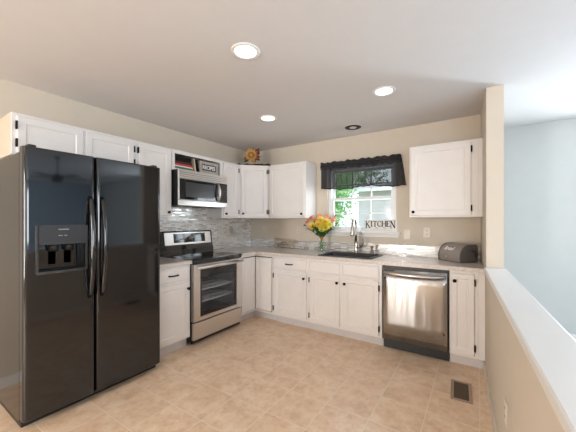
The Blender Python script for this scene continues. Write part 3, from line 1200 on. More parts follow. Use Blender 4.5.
# backguard
mb = MB()
prof = [(-0.135, 0.918), (-0.128, 0.985), (-0.110, 1.03), (-0.09, 1.195), (-0.075, 1.207), (-0.02, 1.207), (-0.02, 0.918)]
mb.loops([[(x, y, z) for y, z in prof] for x in (0.004, RW - 0.004)])
bg = mb.part('backguard', 'blackgloss', t)
nrm = Vector((0, -0.165, 0.02)).normalized()


def on_bg(x, s, lift):          # s in 0..1 up the sloped control face
    y = -0.110 + 0.02 * s
    z = 1.03 + 0.165 * s
    return (x, y - lift * 0.992, z - lift * 0.12 * -1)


def bg_panel(x0, x1, s0, s1, l0, l1):
    mb = MB()
    mb.loops([[on_bg(x0, s0, l), on_bg(x1, s0, l), on_bg(x1, s1, l), on_bg(x0, s1, l)] for l in (l0, l1)])
    return mb


cp = bg_panel(0.030, RW - 0.030, 0.06, 0.96, 0.0, 0.006).part('control_panel', 'steelh', bg)
bg_panel(0.150, RW - 0.130, 0.20, 0.88, 0.0055, 0.0085).part('display', 'blackglass', bg)
for i in range(4):
    x = 0.20 + 0.055 * i
    bg_panel(x, x + 0.028, 0.42, 0.48, 0.0085, 0.0092).part('display_mark', 'dispgrey', bg)
bg_panel(0.38, 0.46, 0.5, 0.68, 0.0085, 0.0092).part('display_mark', 'dispgrey', bg)

# ------------------------------------------------------------------ microwave
MW, MZ0, MZ1, MF = 0.741, 1.505, 1.9105, -0.385
t = thing('microwave', 'stainless steel over-the-range microwave below the cookbook shelf', 'microwave', (0, -1.684, 0), RZ)
mb = MB()
mb.box(0.002, MW - 0.002, MF, -0.0115, MZ0, MZ1, 0.003)
mb.part('body', 'blackplastic', t)
mb = MB()
mb.box(0.0, MW, MF - 0.022, MF - 0.0005, 1.812, MZ1, 0.004)
tp = mb.part('top_vent', 'steelh', t)
mb = MB()
for i in range(3):
    mb.box(0.02, MW - 0.02, MF - 0.0235, MF - 0.0215, 1.835 + 0.022 * i, 1.838 + 0.022 * i)
mb.part('vent_slots', 'dispgrey', tp)
mb = MB()
mb.box(0.0, MW, MF - 0.022, MF - 0.0005, MZ0, 1.568, 0.004)
mb.part('bottom_trim', 'steelh', t)
mb = MB()
mb.box(0.0, 0.60, MF - 0.024, MF - 0.0005, 1.570, 1.810, 0.004)
dr = mb.part('door', 'steelh', t)
mb = MB()
mb.box(0.012, 0.588, MF - 0.0265, MF - 0.0235, 1.576, 1.804, 0.001)
mb.part('door_glass', 'blackglass', dr)
mb = MB()
mb.box(0.09, 0.50, MF - 0.0278, MF - 0.026, 1.605, 1.775)
mb.part('window_mesh', 'dispgrey', dr)
mb = MB()
pts = [(0.572, MF - 0.024, 1.580)] + [(0.572, MF - 0.030 - 0.038 * math.sin(PI * i / 10) ** 0.6, 1.586 + 0.208 * i / 10) for i in range(1, 10)] + [(0.572, MF - 0.024, 1.800)]
mb.tube(pts, 0.014, 12)
mb.part('handle', 'steel', dr)
mb = MB()
mb.box(0.602, MW, MF - 0.024, MF - 0.0005, 1.570, 1.810, 0.003)
cp = mb.part('control_panel', 'blackglass', t)
mb = MB()
for i in range(5):
    for j in range(3):
        mb.box(0.632 + 0.034 * j, 0.656 + 0.034 * j, MF - 0.0252, MF - 0.0238, 1.60 + 0.028 * i, 1.615 + 0.028 * i)
mb.part('keypad', 'dispgrey', cp)
mb = MB()
mb.box(0.10, 0.34, -0.30, -0.10, MZ0 - 0.006, MZ0 + 0.001)
mb.box(0.42, 0.66, -0.30, -0.10, MZ0 - 0.006, MZ0 + 0.001)
mb.part('grease_filter', 'dispgrey', t)

# ------------------------------------------------------------------ dishwasher
t = thing('dishwasher', 'stainless steel dishwasher with curved bar handle', 'dishwasher', (2.331, 0, 0), 0)
DW = 0.616
mb = MB()
mb.box(0.004, DW - 0.004, -0.600, -0.03, 0.10, 0.868)
mb.part('tub', 'blackplastic', t)
mb = MB()
N = 12
L = []
for z, b in ((0.118, 0.0), (0.30, 0.004), (0.5, 0.007), (0.7, 0.005), (0.845, 0.0)):
    L.append([(0.014, -0.602, z), (0.014, -0.634, z)] + [(0.018 + (DW - 0.036) * i / N, -0.638 - b * math.sin(PI * i / N), z) for i in range(N + 1)] + [(DW - 0.014, -0.634, z), (DW - 0.014, -0.602, z)])
mb.loops(L, smooth=False)
for i in range(len(mb.s)):
    mb.s[i] = len(mb.f[i]) == 4
dr = mb.part('door', 'steel_dw', t)
mb = MB()
pts = []
for i in range(17):
    u = i / 16
    pts.append((0.03 + (DW - 0.06) * u, -0.640 - 0.048 * math.sin(PI * u) ** 0.5 if 0 < u < 1 else -0.636, 0.803 - 0.006 * math.sin(PI * u)))
mb.tube(pts, 0.0145, 12)
mb.part('handle', 'steelh', dr)
mb = MB()
mb.box(0.022, 0.125, -0.6405, -0.634, 0.825, 0.838, 0.002)
mb.part('vent', 'blackplastic', dr)
mb = MB()
mb.box(0.004, DW - 0.004, -0.560, -0.545, 0.0, 0.112)
mb.part('toe_kick', 'blackplastic', t)

# ------------------------------------------------------------------ sink, faucet, soap dispenser
t = thing('sink', 'black drop-in kitchen sink under the window', 'sink', ((SX0 + SX1) / 2, (SY0 + SY1) / 2, CT1), 0)
hx, hy = (SX1 - SX0) / 2, (SY1 - SY0) / 2


def rrect(ax, ay, bx, by, r, z, n=5):
    P = []
    for (cx, cy, a0) in ((bx - r, by - r, 0), (ax + r, by - r, 90), (ax + r, ay + r, 180), (bx - r, ay + r, 270)):
        for k in range(n + 1):
            a = R(a0 + 90 * k / n)
            P.append((cx + r * math.cos(a), cy + r * math.sin(a), z))
    return P


mb = MB()
L = [rrect(-hx, -hy, hx, hy, 0.03, 0.0005), rrect(-hx, -hy, hx, hy, 0.03, 0.007), rrect(-hx + 0.005, -hy + 0.005, hx - 0.005, hy - 0.005, 0.028, 0.011),
     rrect(-hx + 0.032, -hy + 0.032, hx - 0.032, hy - 0.09, 0.04, 0.010), rrect(-hx + 0.036, -hy + 0.036, hx - 0.036, hy - 0.094, 0.04, 0.002),
     rrect(-hx + 0.046, -hy + 0.046, hx - 0.046, hy - 0.104, 0.05, -0.17), rrect(-hx + 0.08, -hy + 0.08, hx - 0.08, hy - 0.13, 0.05, -0.185)]
mb.loops(L, False, True, True, False)
# outer skin of the bowl
L2 = [rrect(-hx + 0.024, -hy + 0.024, hx - 0.024, hy - 0.024, 0.04, 0.0005), rrect(-hx + 0.036, -hy + 0.036, hx - 0.036, hy - 0.09, 0.05, -0.17), rrect(-hx + 0.07, -hy + 0.07, hx - 0.07, hy - 0.12, 0.05, -0.195)]
mb.loops(L2, False, True)
bowl = mb.part('basin', 'sink', t)
mb = MB()
mb.lathe([(0.045, -0.184), (0.043, -0.181), (0.03, -0.1815), (0.028, -0.184)], (0, -0.03, 0), 24)
mb.part('drain', 'chrome', t)

t = thing('faucet', 'tall brushed nickel pull-down gooseneck faucet behind sink', 'faucet', (1.867, -0.125, CT1 + 0.0105), 0)
mb = MB()
mb.lathe([(0.030, 0), (0.030, 0.006), (0.024, 0.012), (0.021, 0.03), (0.020, 0.12), (0.017, 0.15)], (0, 0, 0), 24, cap0=True, cap1=True)
mb.part('base', 'nickel', t)
mb = MB()
cx = -0.085
fd = Vector((0.06, -1.0, 0)).normalized()
pts = [Vector((0, 0, 0.148)), Vector((0, 0, 0.25)), Vector((0, 0, 0.36))]
for i in range(1, 13):
    a = PI * i / 12 * 0.97
    rr = 0.072
    pts.append(fd * (rr - rr * math.cos(a)) + Vector((0, 0, 0.36 + rr * math.sin(a))))
mb.tube(pts, 0.0155, 14)
neck = mb.part('gooseneck', 'nickel', t)
endp = pts[-1]
mb = MB()
dn = Vector((fd.x * 0.10, fd.y * 0.10, -0.99)).normalized()
mb.tube([endp, endp + dn * 0.03, endp + dn * 0.07, endp + dn * 0.135, endp + dn * 0.142], [0.0155, 0.018, 0.019, 0.023, 0.021], 16)
sp = mb.part('spray_head', 'nickel', t)
mb = MB()
mb.cyl(endp + dn * 0.142, endp + dn * 0.147, 0.019, n=16)
mb.part('spray_tip', 'blackplastic', sp)
mb = MB()
mb.cyl((0.015, 0, 0.075), (0.050, 0, 0.075), 0.017, 0.016, 16)
mb.tube([(0.045, 0, 0.075), (0.070, -0.004, 0.082), (0.092, -0.008, 0.108), (0.100, -0.012, 0.150), (0.092, -0.014, 0.19)], [0.013, 0.012, 0.011, 0.010, 0.010], 10)
mb.part('lever_handle', 'nickel', t)

t = thing('soap_dispenser', 'short brushed nickel soap dispenser right of the faucet', 'soap dispenser', (2.075, -0.125, CT1 + 0.0105), 0)
mb = MB()
mb.lathe([(0.026, 0), (0.026, 0.005), (0.018, 0.012), (0.017, 0.05), (0.011, 0.054), (0.010, 0.076)], (0, 0, 0), 20, cap0=True, cap1=True)
mb.part('base', 'nickel', t)
mb = MB()
mb.lathe([(0.016, 0.074), (0.020, 0.080), (0.020, 0.092), (0.014, 0.097)], (0, 0, 0), 18, cap0=True, cap1=True)
mb.tube([(0, 0, 0.086), (0, -0.035, 0.089), (0, -0.068, 0.080)], [0.009, 0.008, 0.006], 8)
mb.part('pump_head', 'nickel', t)

# ------------------------------------------------------------------ vase and flowers
VX, VY = 1.425, -0.215
t = thing('vase', 'clear glass vase of stems on the counter left of sink', 'vase', (VX, VY, CT1 + 0.0005), 0)
mb = MB()
mb.lathe([(0.001, 0.0), (0.050, 0.0), (0.053, 0.006), (0.049, 0.05), (0.038, 0.11), (0.033, 0.145), (0.040, 0.172), (0.038, 0.172), (0.031, 0.145), (0.035, 0.11), (0.046, 0.05), (0.049, 0.012), (0.001, 0.011)], (0, 0, 0), 30)
mb.part('glass', 'vase', t)
mb = MB()
mb.lathe([(0.001, 0.0125), (0.0475, 0.0125), (0.0450, 0.05), (0.0375, 0.09), (0.001, 0.09)], (0, 0, 0), 24)
mb.part('water', 'water', t)

NECK = Vector((VX, VY, CT1 + 0.176))
bouquet = thing('flower_bouquet', 'yellow and coral orange flower bouquet standing in the glass vase', 'bouquet', NECK)
mb = MB()
mb.lathe([(0.021, 0.0), (0.0255, 0.003), (0.0245, 0.013), (0.026, 0.022), (0.022, 0.024)], (0, 0, 0), 24, cap0=True, cap1=True)
mb.part('ribbon', 'band', bouquet, 'orange ribbon')


def petal_mesh(mb, c, n_, up, length, width, curl, seg=4):
    """one petal leaving c along direction n_, cupped towards up"""
    n_ = n_.normalized()
    side = n_.cross(up)
    if side.length < 1e-4:
        side = n_.orthogonal()
    side.normalize()
    L = []
    for i in range(seg + 1):
        u = i / seg
        w = width * math.sin(PI * (0.12 + 0.80 * u)) * 0.5
        mid = c + n_ * length * u + up * curl * length * u * u
        L.append([mid - side * w + up * w * 0.25, mid, mid + side * w + up * w * 0.25])
    vs_ = [p for l in L for p in l]
    fs = []
    for i in range(seg):
        for j in range(2):
            a = i * 3 + j
            fs.append((a, a + 1, a + 4, a + 3))
    mb.add(vs_, fs, True)


def flower(name, tip, axis, kind, mat):
    """one bloom of the bouquet with its stem running down into the vase"""
    base_ = NECK + Vector((random.uniform(-.010, .010), random.uniform(-.010, .010), 0))
    foot_ = Vector((VX - (tip[0] - VX) * 0.12, VY - (tip[1] - VY) * 0.12, CT1 + 0.022))
    tip = Vector(tip)
    ax = Vector(axis).normalized()
    mid = (base_ + tip) / 2 + Vector((0, 0, 0.02))
    pts = []
    for i in range(9):
        u = i / 8
        pts.append((1 - u) ** 2 * base_ + 2 * u * (1 - u) * mid + u * u * tip - NECK)
    c = tip - NECK
    mb = MB()
    s = ax.orthogonal().normalized()
    s2 = ax.cross(s).normalized()
    if kind == 'ruffle':
        for ring, (num, ln, tilt) in enumerate(((12, 0.056, 0.15), (11, 0.047, 0.55), (9, 0.035, 1.1), (6, 0.024, 2.2))):
            for k in range(num):
                a = 2 * PI * (k + 0.5 * ring) / num + random.uniform(-.1, .1)
                d = s * math.cos(a) + s2 * math.sin(a) + ax * tilt
                petal_mesh(mb, c, d, ax, ln * random.uniform(0.9, 1.1), 0.032, 0.25)
    elif kind == 'lily':
        for k in range(6):
            a = 2 * PI * k / 6 + random.uniform(-.1, .1)
            d = s * math.cos(a) + s2 * math.sin(a) + ax * 0.8
            petal_mesh(mb, c, d, ax, 0.060 * random.uniform(0.9, 1.1), 0.025, -0.35)
    else:
        for k in range(18):
            d = Vector((random.uniform(-1, 1), random.uniform(-1, 1), random.uniform(-.4, 1)))
            petal_mesh(mb, c + d * 0.004, d, ax, 0.022, 0.010, 0.2, 3)
    b = mb.part(name, mat, bouquet)
    mb = MB()
    mb.tube([foot_ - NECK] + pts, 0.0026, 6)
    mb.part('stem', 'stem', b)
    if kind != 'tuft':
        mb = MB()
        mb.ball(c + ax * 0.012, 0.008 if kind == 'ruffle' else 0.005, 10, 6)
        mb.part('center', 'straw', b)
    for k in range(2):
        mb = MB()
        p = pts[4 + k * 2]
        d = Vector((random.uniform(-1, 1), random.uniform(-1, 1), 0.3))
        petal_mesh(mb, p, d, Vector((0, 0, 1)), random.uniform(0.05, 0.08), 0.022, -0.3)
        mb.part('leaf', 'green', b)
    return b


VC = Vector((VX, VY, 0))
# camera-facing directions: right = (0.836,0.549), towards camera = (0.549,-0.836)
RV, CV = Vector((0.836, 0.549, 0)), Vector((0.549, -0.836, 0))


def bq(r, c, z):
    return VC + RV * r * 1.1 + CV * c + Vector((0, 0, z))


for (r, c, z) in ((-0.115, 0.05, 1.262), (-0.045, 0.085, 1.285), (-0.02, 0.06, 1.335), (0.03, 0.095, 1.315)):
    flower('yellow_flower', bq(r, c, z), (CV + RV * r * 3 + Vector((0, 0, 0.45))), 'ruffle', 'yellow')
for (r, c, z) in ((0.07, 0.08, 1.285), (0.035, 0.10, 1.255), (-0.005, 0.10, 1.235)):
    flower('yellow_flower', bq(r, c, z), (CV + RV * r * 3 + Vector((0, 0, 0.25))), 'ruffle', 'lime')
for (r, c, z) in ((-0.165, 0.03, 1.315), (-0.12, 0.0, 1.365), (-0.075, 0.02, 1.335), (0.09, 0.02, 1.355), (0.125, 0.05, 1.33), (0.15, 0.0, 1.36), (0.06, -0.02, 1.385), (-0.02, -0.04, 1.39)):
    flower('orange_lily', bq(r, c, z), (CV * 0.6 + RV * r * 5 + Vector((0, 0, 0.8))), 'lily', 'orange')
for (r, c, z) in ((-0.20, 0.03, 1.265), (0.175, 0.04, 1.29), (0.16, 0.0, 1.40)):
    flower('plum_filler_flower', bq(r, c, z), (RV * r * 4 + Vector((0, 0, 0.8))), 'tuft', 'plum')
# leafy sprigs
for (r, c, z) in ((-0.15, 0.06, 1.215), (-0.06, 0.10, 1.20), (0.10, 0.09, 1.215), (0.15, 0.03, 1.245), (0.03, 0.03, 1.33), (-0.09, -0.03, 1.31), (-0.01, 0.11, 1.185), (0.045, 0.11, 1.20), (-0.10, 0.10, 1.235)):
    tip = bq(r, c, z) - NECK
    mb = MB()
    for k in range(12):
        u = 0.22 + 0.78 * k / 11
        p = tip * u + Vector((0, 0, 0.024 * u * (1 - u) * 2))
        d = tip.normalized() + Vector((random.uniform(-1, 1), random.uniform(-1, 1), random.uniform(-.4, .5))) * 0.9
        petal_mesh(mb, p, d, Vector((0, 0, 1)), random.uniform(0.055, 0.085), 0.03, -0.25)
    sprig = mb.part('leaf_sprig', 'green', bouquet)
    mb = MB()
    mb.tube([(-tip.x * 0.1, -tip.y * 0.1, -0.15), (0, 0, 0), tip * 0.5 + Vector((0, 0, 0.012)), tip], [0.0026, 0.0026, 0.002, 0.0015], 6)
    mb.part('stem', 'stem', sprig)

# ------------------------------------------------------------------ bread box
t = thing('bread_box', 'grey-brown roll-top bread box at the right counter end', 'bread box', (2.992, -0.192, CT1 + 0.0005), R(-42))
bw, bd, bh = 0.290, 0.205, 0.178
prof = [(-bd / 2, 0.006), (-bd / 2 - 0.004, 0.03)]
for i in range(9):
    a = R(90 * i / 8)
    prof.append((-bd / 2 + 0.115 - 0.119 * math.cos(a), 0.055 + (bh - 0.055) * math.sin(a)))
prof += [(bd / 2 - 0.02, bh), (bd / 2 - 0.004, bh - 0.012), (bd / 2, bh - 0.03), (bd / 2, 0.006)]
mb = MB()
mb.loops([[(x, y, z) for y, z in prof] for x in (-bw / 2 + 0.012, bw / 2 - 0.012)])
mb.part('roll_top', 'bread', t)
for sx in (-1, 1):
    mb = MB()
    cy_, cz_ = 0.0, bh * 0.45
    P2 = [(cy_ + (y - cy_) * 1.03, max(0.0, cz_ + (z - cz_) * 1.04)) for y, z in prof]
    mb.loops([[(sx * (bw / 2 - 0.0118), y, z) for y, z in P2], [(sx * (bw / 2), y, z) for y, z in P2]])
    mb.part('end_panel', 'breadend', t)
mb = MB()
mb.box(-bw / 2 + 0.012, bw / 2 - 0.012, -bd / 2 - 0.006, bd / 2, 0.0, 0.006)
mb.part('base', 'breadend', t)
mb = MB()
mb.cyl((-0.02, -bd / 2 + 0.0005 - 0.003, 0.05), (-0.02, -bd / 2 - 0.022, 0.052), 0.006, 0.010, 12)
mb.part('knob', 'chrome', t)
a = R(38)
nx_ = Vector((0, -math.cos(a), math.sin(a)))
org = Vector((-0.025, -bd / 2 + 0.115 - 0.119 * math.cos(a), 0.055 + (bh - 0.055) * math.sin(a))) + nx_ * 0.0022
text_part('Bread', 0.062, 'white', t, 'lettering', org, (1, 0, 0), (0, math.sin(a) * 0.9, math.cos(a)), 0.0008, 0.35, 0.0012, 0.125)
mb = MB()
mb.tube([(bw / 2 + 0.0015, 0.02, 0.12), (bw / 2 + 0.012, 0.035, 0.118), (bw / 2 + 0.015, 0.055, 0.10), (bw / 2 + 0.012, 0.07, 0.06), (bw / 2 + 0.0015, 0.075, 0.05)], 0.005, 8)
mb.part('side_handle', 'blackplastic', t)

# ------------------------------------------------------------------ glass board leaning on the backsplash
t = thing('cutting_board', 'smoked glass cutting board with pale feet leaning on backsplash', 'cutting board', (0.70, -0.03, CT1 + 0.001), 0)
mb = MB()
mb.T = Matrix.Rotation(R(-8), 4, 'X')
mb.box(-0.20, 0.20, -0.012, -0.006, 0.002, 0.150, 0.002)
gb = mb.part('glass_panel', 'board', t)
for x in (-0.14, 0.14):
    mb = MB()
    mb.T = Matrix.Rotation(R(-8), 4, 'X')
    mb.lathe([(0.001, -0.008), (0.016, -0.007), (0.017, 0.0), (0.001, 0.0)], (x, -0.0125, 0.026), 14, '-y', True, True)
    mb.part('foot', 'foot', t)

# ------------------------------------------------------------------ valance
t = thing('window_valance', 'sheer black valance gathered across the top of window', 'curtain', (1.88, -0.05, 1.76), 0)
NX, NZ = 150, 14
mb = MB()
vs_, fs = [], []
for j in range(NZ + 1):
    v = j / NZ
    for i in range(NX + 1):
        u = i / NX
        top_ = 2.135 + 0.006 * math.sin(u * 70) + 0.005 * math.sin(u * 33 + 1)
        bot_ = 1.762 + 0.012 * math.sin(u * 11 + 1.2) + 0.004 * math.sin(u * 41)
        z = top_ + (bot_ - top_) * v
        wx = (-0.556 - 0.010 * v) * (1 - u) + (0.510 + 0.062 * v ** 0.8) * u
        amp = 0.006 + 0.012 * v
        y = -0.020 + amp * math.sin(u * 95 + 0.7 * math.sin(u * 9)) + 0.004 * math.sin(u * 210) * (1 - v)
        if v < 0.26:
            y -= 0.012 * math.sin(PI * v / 0.26)
        endk = min(u, 1 - u)
        if endk < 0.02:
            y += (0.02 - endk) / 0.02 * 0.06
        vs_.append((wx, y, z - 1.76))
for j in range(NZ):
    for i in range(NX):
        a = j * (NX + 1) + i
        fs.append((a, a + 1, a + NX + 2, a + NX + 1))
mb.add(vs_, fs, True)
mb.part('cloth', 'sheer', t)
mb = MB()
vs_, fs = [], []
for j in range(5):
    v = 0.26 * j / 4
    for i in range(NX + 1):
        u = i / NX
        z = 2.134 + 0.006 * math.sin(u * 70) + 0.005 * math.sin(u * 33 + 1) - 0.37 * v
        wx = (-0.556 - 0.010 * v) * (1 - u) + (0.510 + 0.062 * v ** 0.8) * u
        y = -0.006 + 0.005 * math.sin(u * 95 + 2) + 0.008 * math.sin(PI * v / 0.26)
        vs_.append((wx, y, z - 1.76))
for j in range(4):
    for i in range(NX):
        a = j * (NX + 1) + i
        fs.append((a, a + 1, a + NX + 2, a + NX + 1))
mb.add(vs_, fs, True)
mb.part('rod_pocket', 'sheer', t)
mb = MB()
vs_, fs = [], []
for j in range(2):
    for i in range(NX + 1):
        u = i / NX
        z = 1.762 + 0.012 * math.sin(u * 11 + 1.2) + 0.004 * math.sin(u * 41) + 0.014 * j
        wx = -0.566 * (1 - u) + 0.572 * u
        y = -0.0185 + 0.018 * math.sin(u * 95 + 0.7 * math.sin(u * 9))
        if min(u, 1 - u) < 0.02:
            y += (0.02 - min(u, 1 - u)) / 0.02 * 0.06
        vs_.append((wx, y, z - 1.76))
for i in range(NX):
    fs.append((i, i + 1, i + NX + 2, i + NX + 1))
mb.add(vs_, fs, True)
mb.part('hem', 'ink', t)
mb = MB()
mb.cyl((-0.545, -0.02, 0.325), (0.505, -0.02, 0.325), 0.008, n=10)
for x in (-0.545, 0.505):
    mb.box(x - 0.006, x + 0.006, -0.02, 0.049, 0.317, 0.333)
mb.part('rod', 'black', t)

# ------------------------------------------------------------------ KITCHEN sign on the sill
t = thing('kitchen_sign', 'white wooden sign reading KITCHEN on the window sill', 'sign', (2.145, 0.0, WZ0 + 0.0025), 0)
SW, SH = 0.40, 0.155
mb = MB()
mb.box(-SW / 2, SW / 2, -0.010, 0.010, 0.0, SH, 0.002)
mb.part('board', 'signwhite', t)
mb = MB()


def stroke(mb, x0, z0, x1, z1, w, y=-0.0118):
    d = Vector((x1 - x0, z1 - z0))
    if d.length < 1e-6:
        return
    n_ = Vector((-d.y, d.x)).normalized() * w / 2
    q = [(x0 + n_.x, z0 + n_.y), (x1 + n_.x, z1 + n_.y), (x1 - n_.x, z1 - n_.y), (x0 - n_.x, z0 - n_.y)]
    mb.loops([[(a, y, b) for a, b in q], [(a, -0.0098, b) for a, b in q]])


def letter(ch, x, z, w, h, mb):
    T, t_, sf = 0.0125, 0.0068, 0.006
    V = lambda px, a=0.0, b=1.0, th=T: stroke(mb, x + px * w, z + a * h, x + px * w, z + b * h, th)
    S = lambda px, pz, hw=0.011: stroke(mb, x + px * w - hw, z + pz * h, x + px * w + hw, z + pz * h, t_)
    if ch == 'K':
        V(0.15); S(0.15, 0.0); S(0.15, 1.0)
        stroke(mb, x + 0.18 * w, z + 0.42 * h, x + 0.80 * w, z + h, t_)
        stroke(mb, x + 0.36 * w, z + 0.60 * h, x + 0.88 * w, z, T)
        S(0.80, 1.0, 0.010); S(0.88, 0.0, 0.011)
    elif ch == 'I':
        V(0.5); S(0.5, 0.0); S(0.5, 1.0)
    elif ch == 'T':
        V(0.5); S(0.5, 0.0); stroke(mb, x + 0.05 * w, z + h, x + 0.95 * w, z + h, t_)
        for q in (0.07, 0.93):
            stroke(mb, x + q * w, z + 0.80 * h, x + q * w, z + h, t_)
    elif ch == 'C':
        pr = [(x + w * (0.55 + 0.45 * math.cos(R(a))), z + h * (0.5 + 0.5 * math.sin(R(a)))) for a in range(50, 321, 18)]
        for i in range(len(pr) - 1):
            th = T if 5 < i < 10 else (T + t_) / 2 if 3 < i < 12 else t_
            stroke(mb, *pr[i], *pr[i + 1], th)
        stroke(mb, pr[0][0], pr[0][1] + 0.08 * h, pr[0][0], pr[0][1] - 0.12 * h, t_)
    elif ch == 'H':
        for q in (0.15, 0.85):
            V(q); S(q, 0.0); S(q, 1.0)
        stroke(mb, x + 0.15 * w, z + 0.5 * h, x + 0.85 * w, z + 0.5 * h, t_)
    elif ch == 'E':
        V(0.2); S(0.2, 0.0, 0.009); S(0.2, 1.0, 0.009)
        for q, l in ((0.0, 0.92), (0.5, 0.70), (1.0, 0.88)):
            stroke(mb, x + 0.2 * w, z + q * h, x + l * w, z + q * h, t_)
        stroke(mb, x + 0.92 * w, z, x + 0.92 * w, z + 0.2 * h, t_)
        stroke(mb, x + 0.88 * w, z + 0.8 * h, x + 0.88 * w, z + h, t_)
    elif ch == 'N':
        V(0.14, 0, 1, t_); V(0.86, 0, 1, t_)
        stroke(mb, x + 0.14 * w, z + h, x + 0.86 * w, z, T * 1.15)
        S(0.14, 0.0, 0.009); S(0.14, 1.0, 0.008); S(0.86, 1.0, 0.009)


x = -0.190
for ch, w, h, dz in (('K', 0.062, 0.088, -0.010), ('I', 0.034, 0.066, 0.008), ('T', 0.056, 0.066, 0.008), ('C', 0.056, 0.066, 0.008), ('H', 0.060, 0.066, 0.008), ('E', 0.048, 0.066, 0.008), ('N', 0.062, 0.088, -0.010)):
    letter(ch, x, 0.062 + dz, w, h, mb)
    x += w - 0.001
mb.part('lettering', 'ink', t, 'black serif letters KITCHEN')
mb = MB()
for xx in (-0.045, 0.05):
    for k in range(6):
        a0, a1 = k / 6, (k + 1) / 6
        stroke(mb, xx - 0.016 + 0.032 * a0, 0.050 + 0.004 * math.sin(a0 * 6), xx - 0.016 + 0.032 * a1, 0.050 + 0.004 * math.sin(a1 * 6), 0.005)
mb.part('scroll_ornament', 'ink', t)
mb = MB()
for k in range(16):
    xx = -0.13 + 0.0172 * k
    stroke(mb, xx, 0.026 + 0.002 * math.sin(k * 2.1), xx + 0.010, 0.026 + 0.002 * math.sin(k * 2.1 + 1), 0.004)
mb.part('small_script', 'inkgrey', t)

# ------------------------------------------------------------------ cookbooks and RECIPES box on the open shelf
ZS = 1.9315


def book(x0, x1, y0, y1, z0, z1, mat, label, tilt=None):
    t = thing('cookbook', label, 'book', (-y0 if False else 0, 0, 0), 0, 'cookbooks on the shelf above the microwave')
    # given in wall-local coordinates: x along the wall (local), y depth negative out; convert to world
    cx, cy, cz = (x0 + x1) / 2, (y0 + y1) / 2, z0
    t.location = (-cy, -1.701 + cx, cz)
    t.rotation_euler = (0, 0, RZ)
    hx_, hy_, hh = (x1 - x0) / 2, (y1 - y0) / 2, z1 - z0
    T = Matrix.Identity(4)
    if tilt:
        T = Matrix.Translation((tilt[1], 0, tilt[2])) @ Matrix.Rotation(R(tilt[0]), 4, 'Y')
    c = 0.002
    mb = MB()
    mb.T = T
    flat = hh < hx_ * 2
    if flat:       # lying: covers below and above, spine on the front (-y)
        mb.box(-hx_, hx_, -hy_, hy_, 0, c)
        mb.box(-hx_, hx_, -hy_, hy_, hh - c, hh)
        mb.box(-hx_, hx_, -hy_, -hy_ + c, c, hh - c)
    else:
        mb.box(-hx_, -hx_ + c, -hy_, hy_, 0, hh)
        mb.box(hx_ - c, hx_, -hy_, hy_, 0, hh)
        mb.box(-hx_ + c, hx_ - c, -hy_, -hy_ + c, 0, hh)
    mb.part('cover', mat, t)
    mb = MB()
    mb.T = T
    if flat:
        mb.box(-hx_ + 0.003, hx_ - 0.003, -hy_ + c + 0.0002, hy_ - 0.004, c + 0.0002, hh - c - 0.0002)
    else:
        mb.box(-hx_ + c + 0.0002, hx_ - c - 0.0002, -hy_ + c + 0.0002, hy_ - 0.004, 0.003, hh - 0.003)
    mb.part('pages', 'paper', t)
    return t


z = ZS
for (x1, th, mat, lab) in ((0.30, 0.027, 'bookgreen', 'green cookbook lying lowest in the stack on the open shelf'),
                           (0.30, 0.013, 'bookwhite', 'thin white cookbook lying just above the green one'),
                           (0.305, 0.022, 'bookred', 'red cookbook lying in the middle of the shelf stack'),
                           (0.295, 0.028, 'bookbrown', 'dark brown cookbook lying just above the red one'),
                           (0.280, 0.052, 'bookblack', 'thick black cookbook lying topmost in the shelf stack')):
    book(0.045, x1, -0.290, -0.06, z, z + th, mat, lab)
    z += th + 0.0004
book(0.331, 0.347, -0.285, -0.07, ZS, ZS + 0.158, 'bookcream', 'cream cookbook leaning against the flat stack of cookbooks', (-9, 0.010, 0.0026))
book(0.372, 0.390, -0.285, -0.07, ZS, ZS + 0.150, 'bookblack', 'dark cookbook leaning beside the RECIPES sign', (-12, 0.012, 0.004))

t = thing('recipe_sign', 'grey framed sign reading RECIPES on the open shelf', 'sign', (0.262, -1.145, ZS), RZ)
mb = MB()
sw, sh = 0.150, 0.150
for a in ((-sw, -sw + 0.034, 0, sh), (sw - 0.034, sw, 0, sh), (-sw + 0.034, sw - 0.034, sh - 0.036, sh), (-sw + 0.034, sw - 0.034, 0, 0.036)):
    mb.box(a[0], a[1], -0.035, 0.0, a[2], a[3], 0.002)
mb.part('frame', 'signgrey', t)
mb = MB()
mb.box(-sw + 0.033, sw - 0.033, -0.024, -0.004, 0.035, sh - 0.035)
pn = mb.part('panel', 'ink', t, 'black panel')
text_part('RECIPES', 0.066, 'white', pn, 'lettering', (0, -0.0255, sh / 2), (1, 0, 0), (0, 0, 1), 0.001, 0, 0.0022, 0.205)

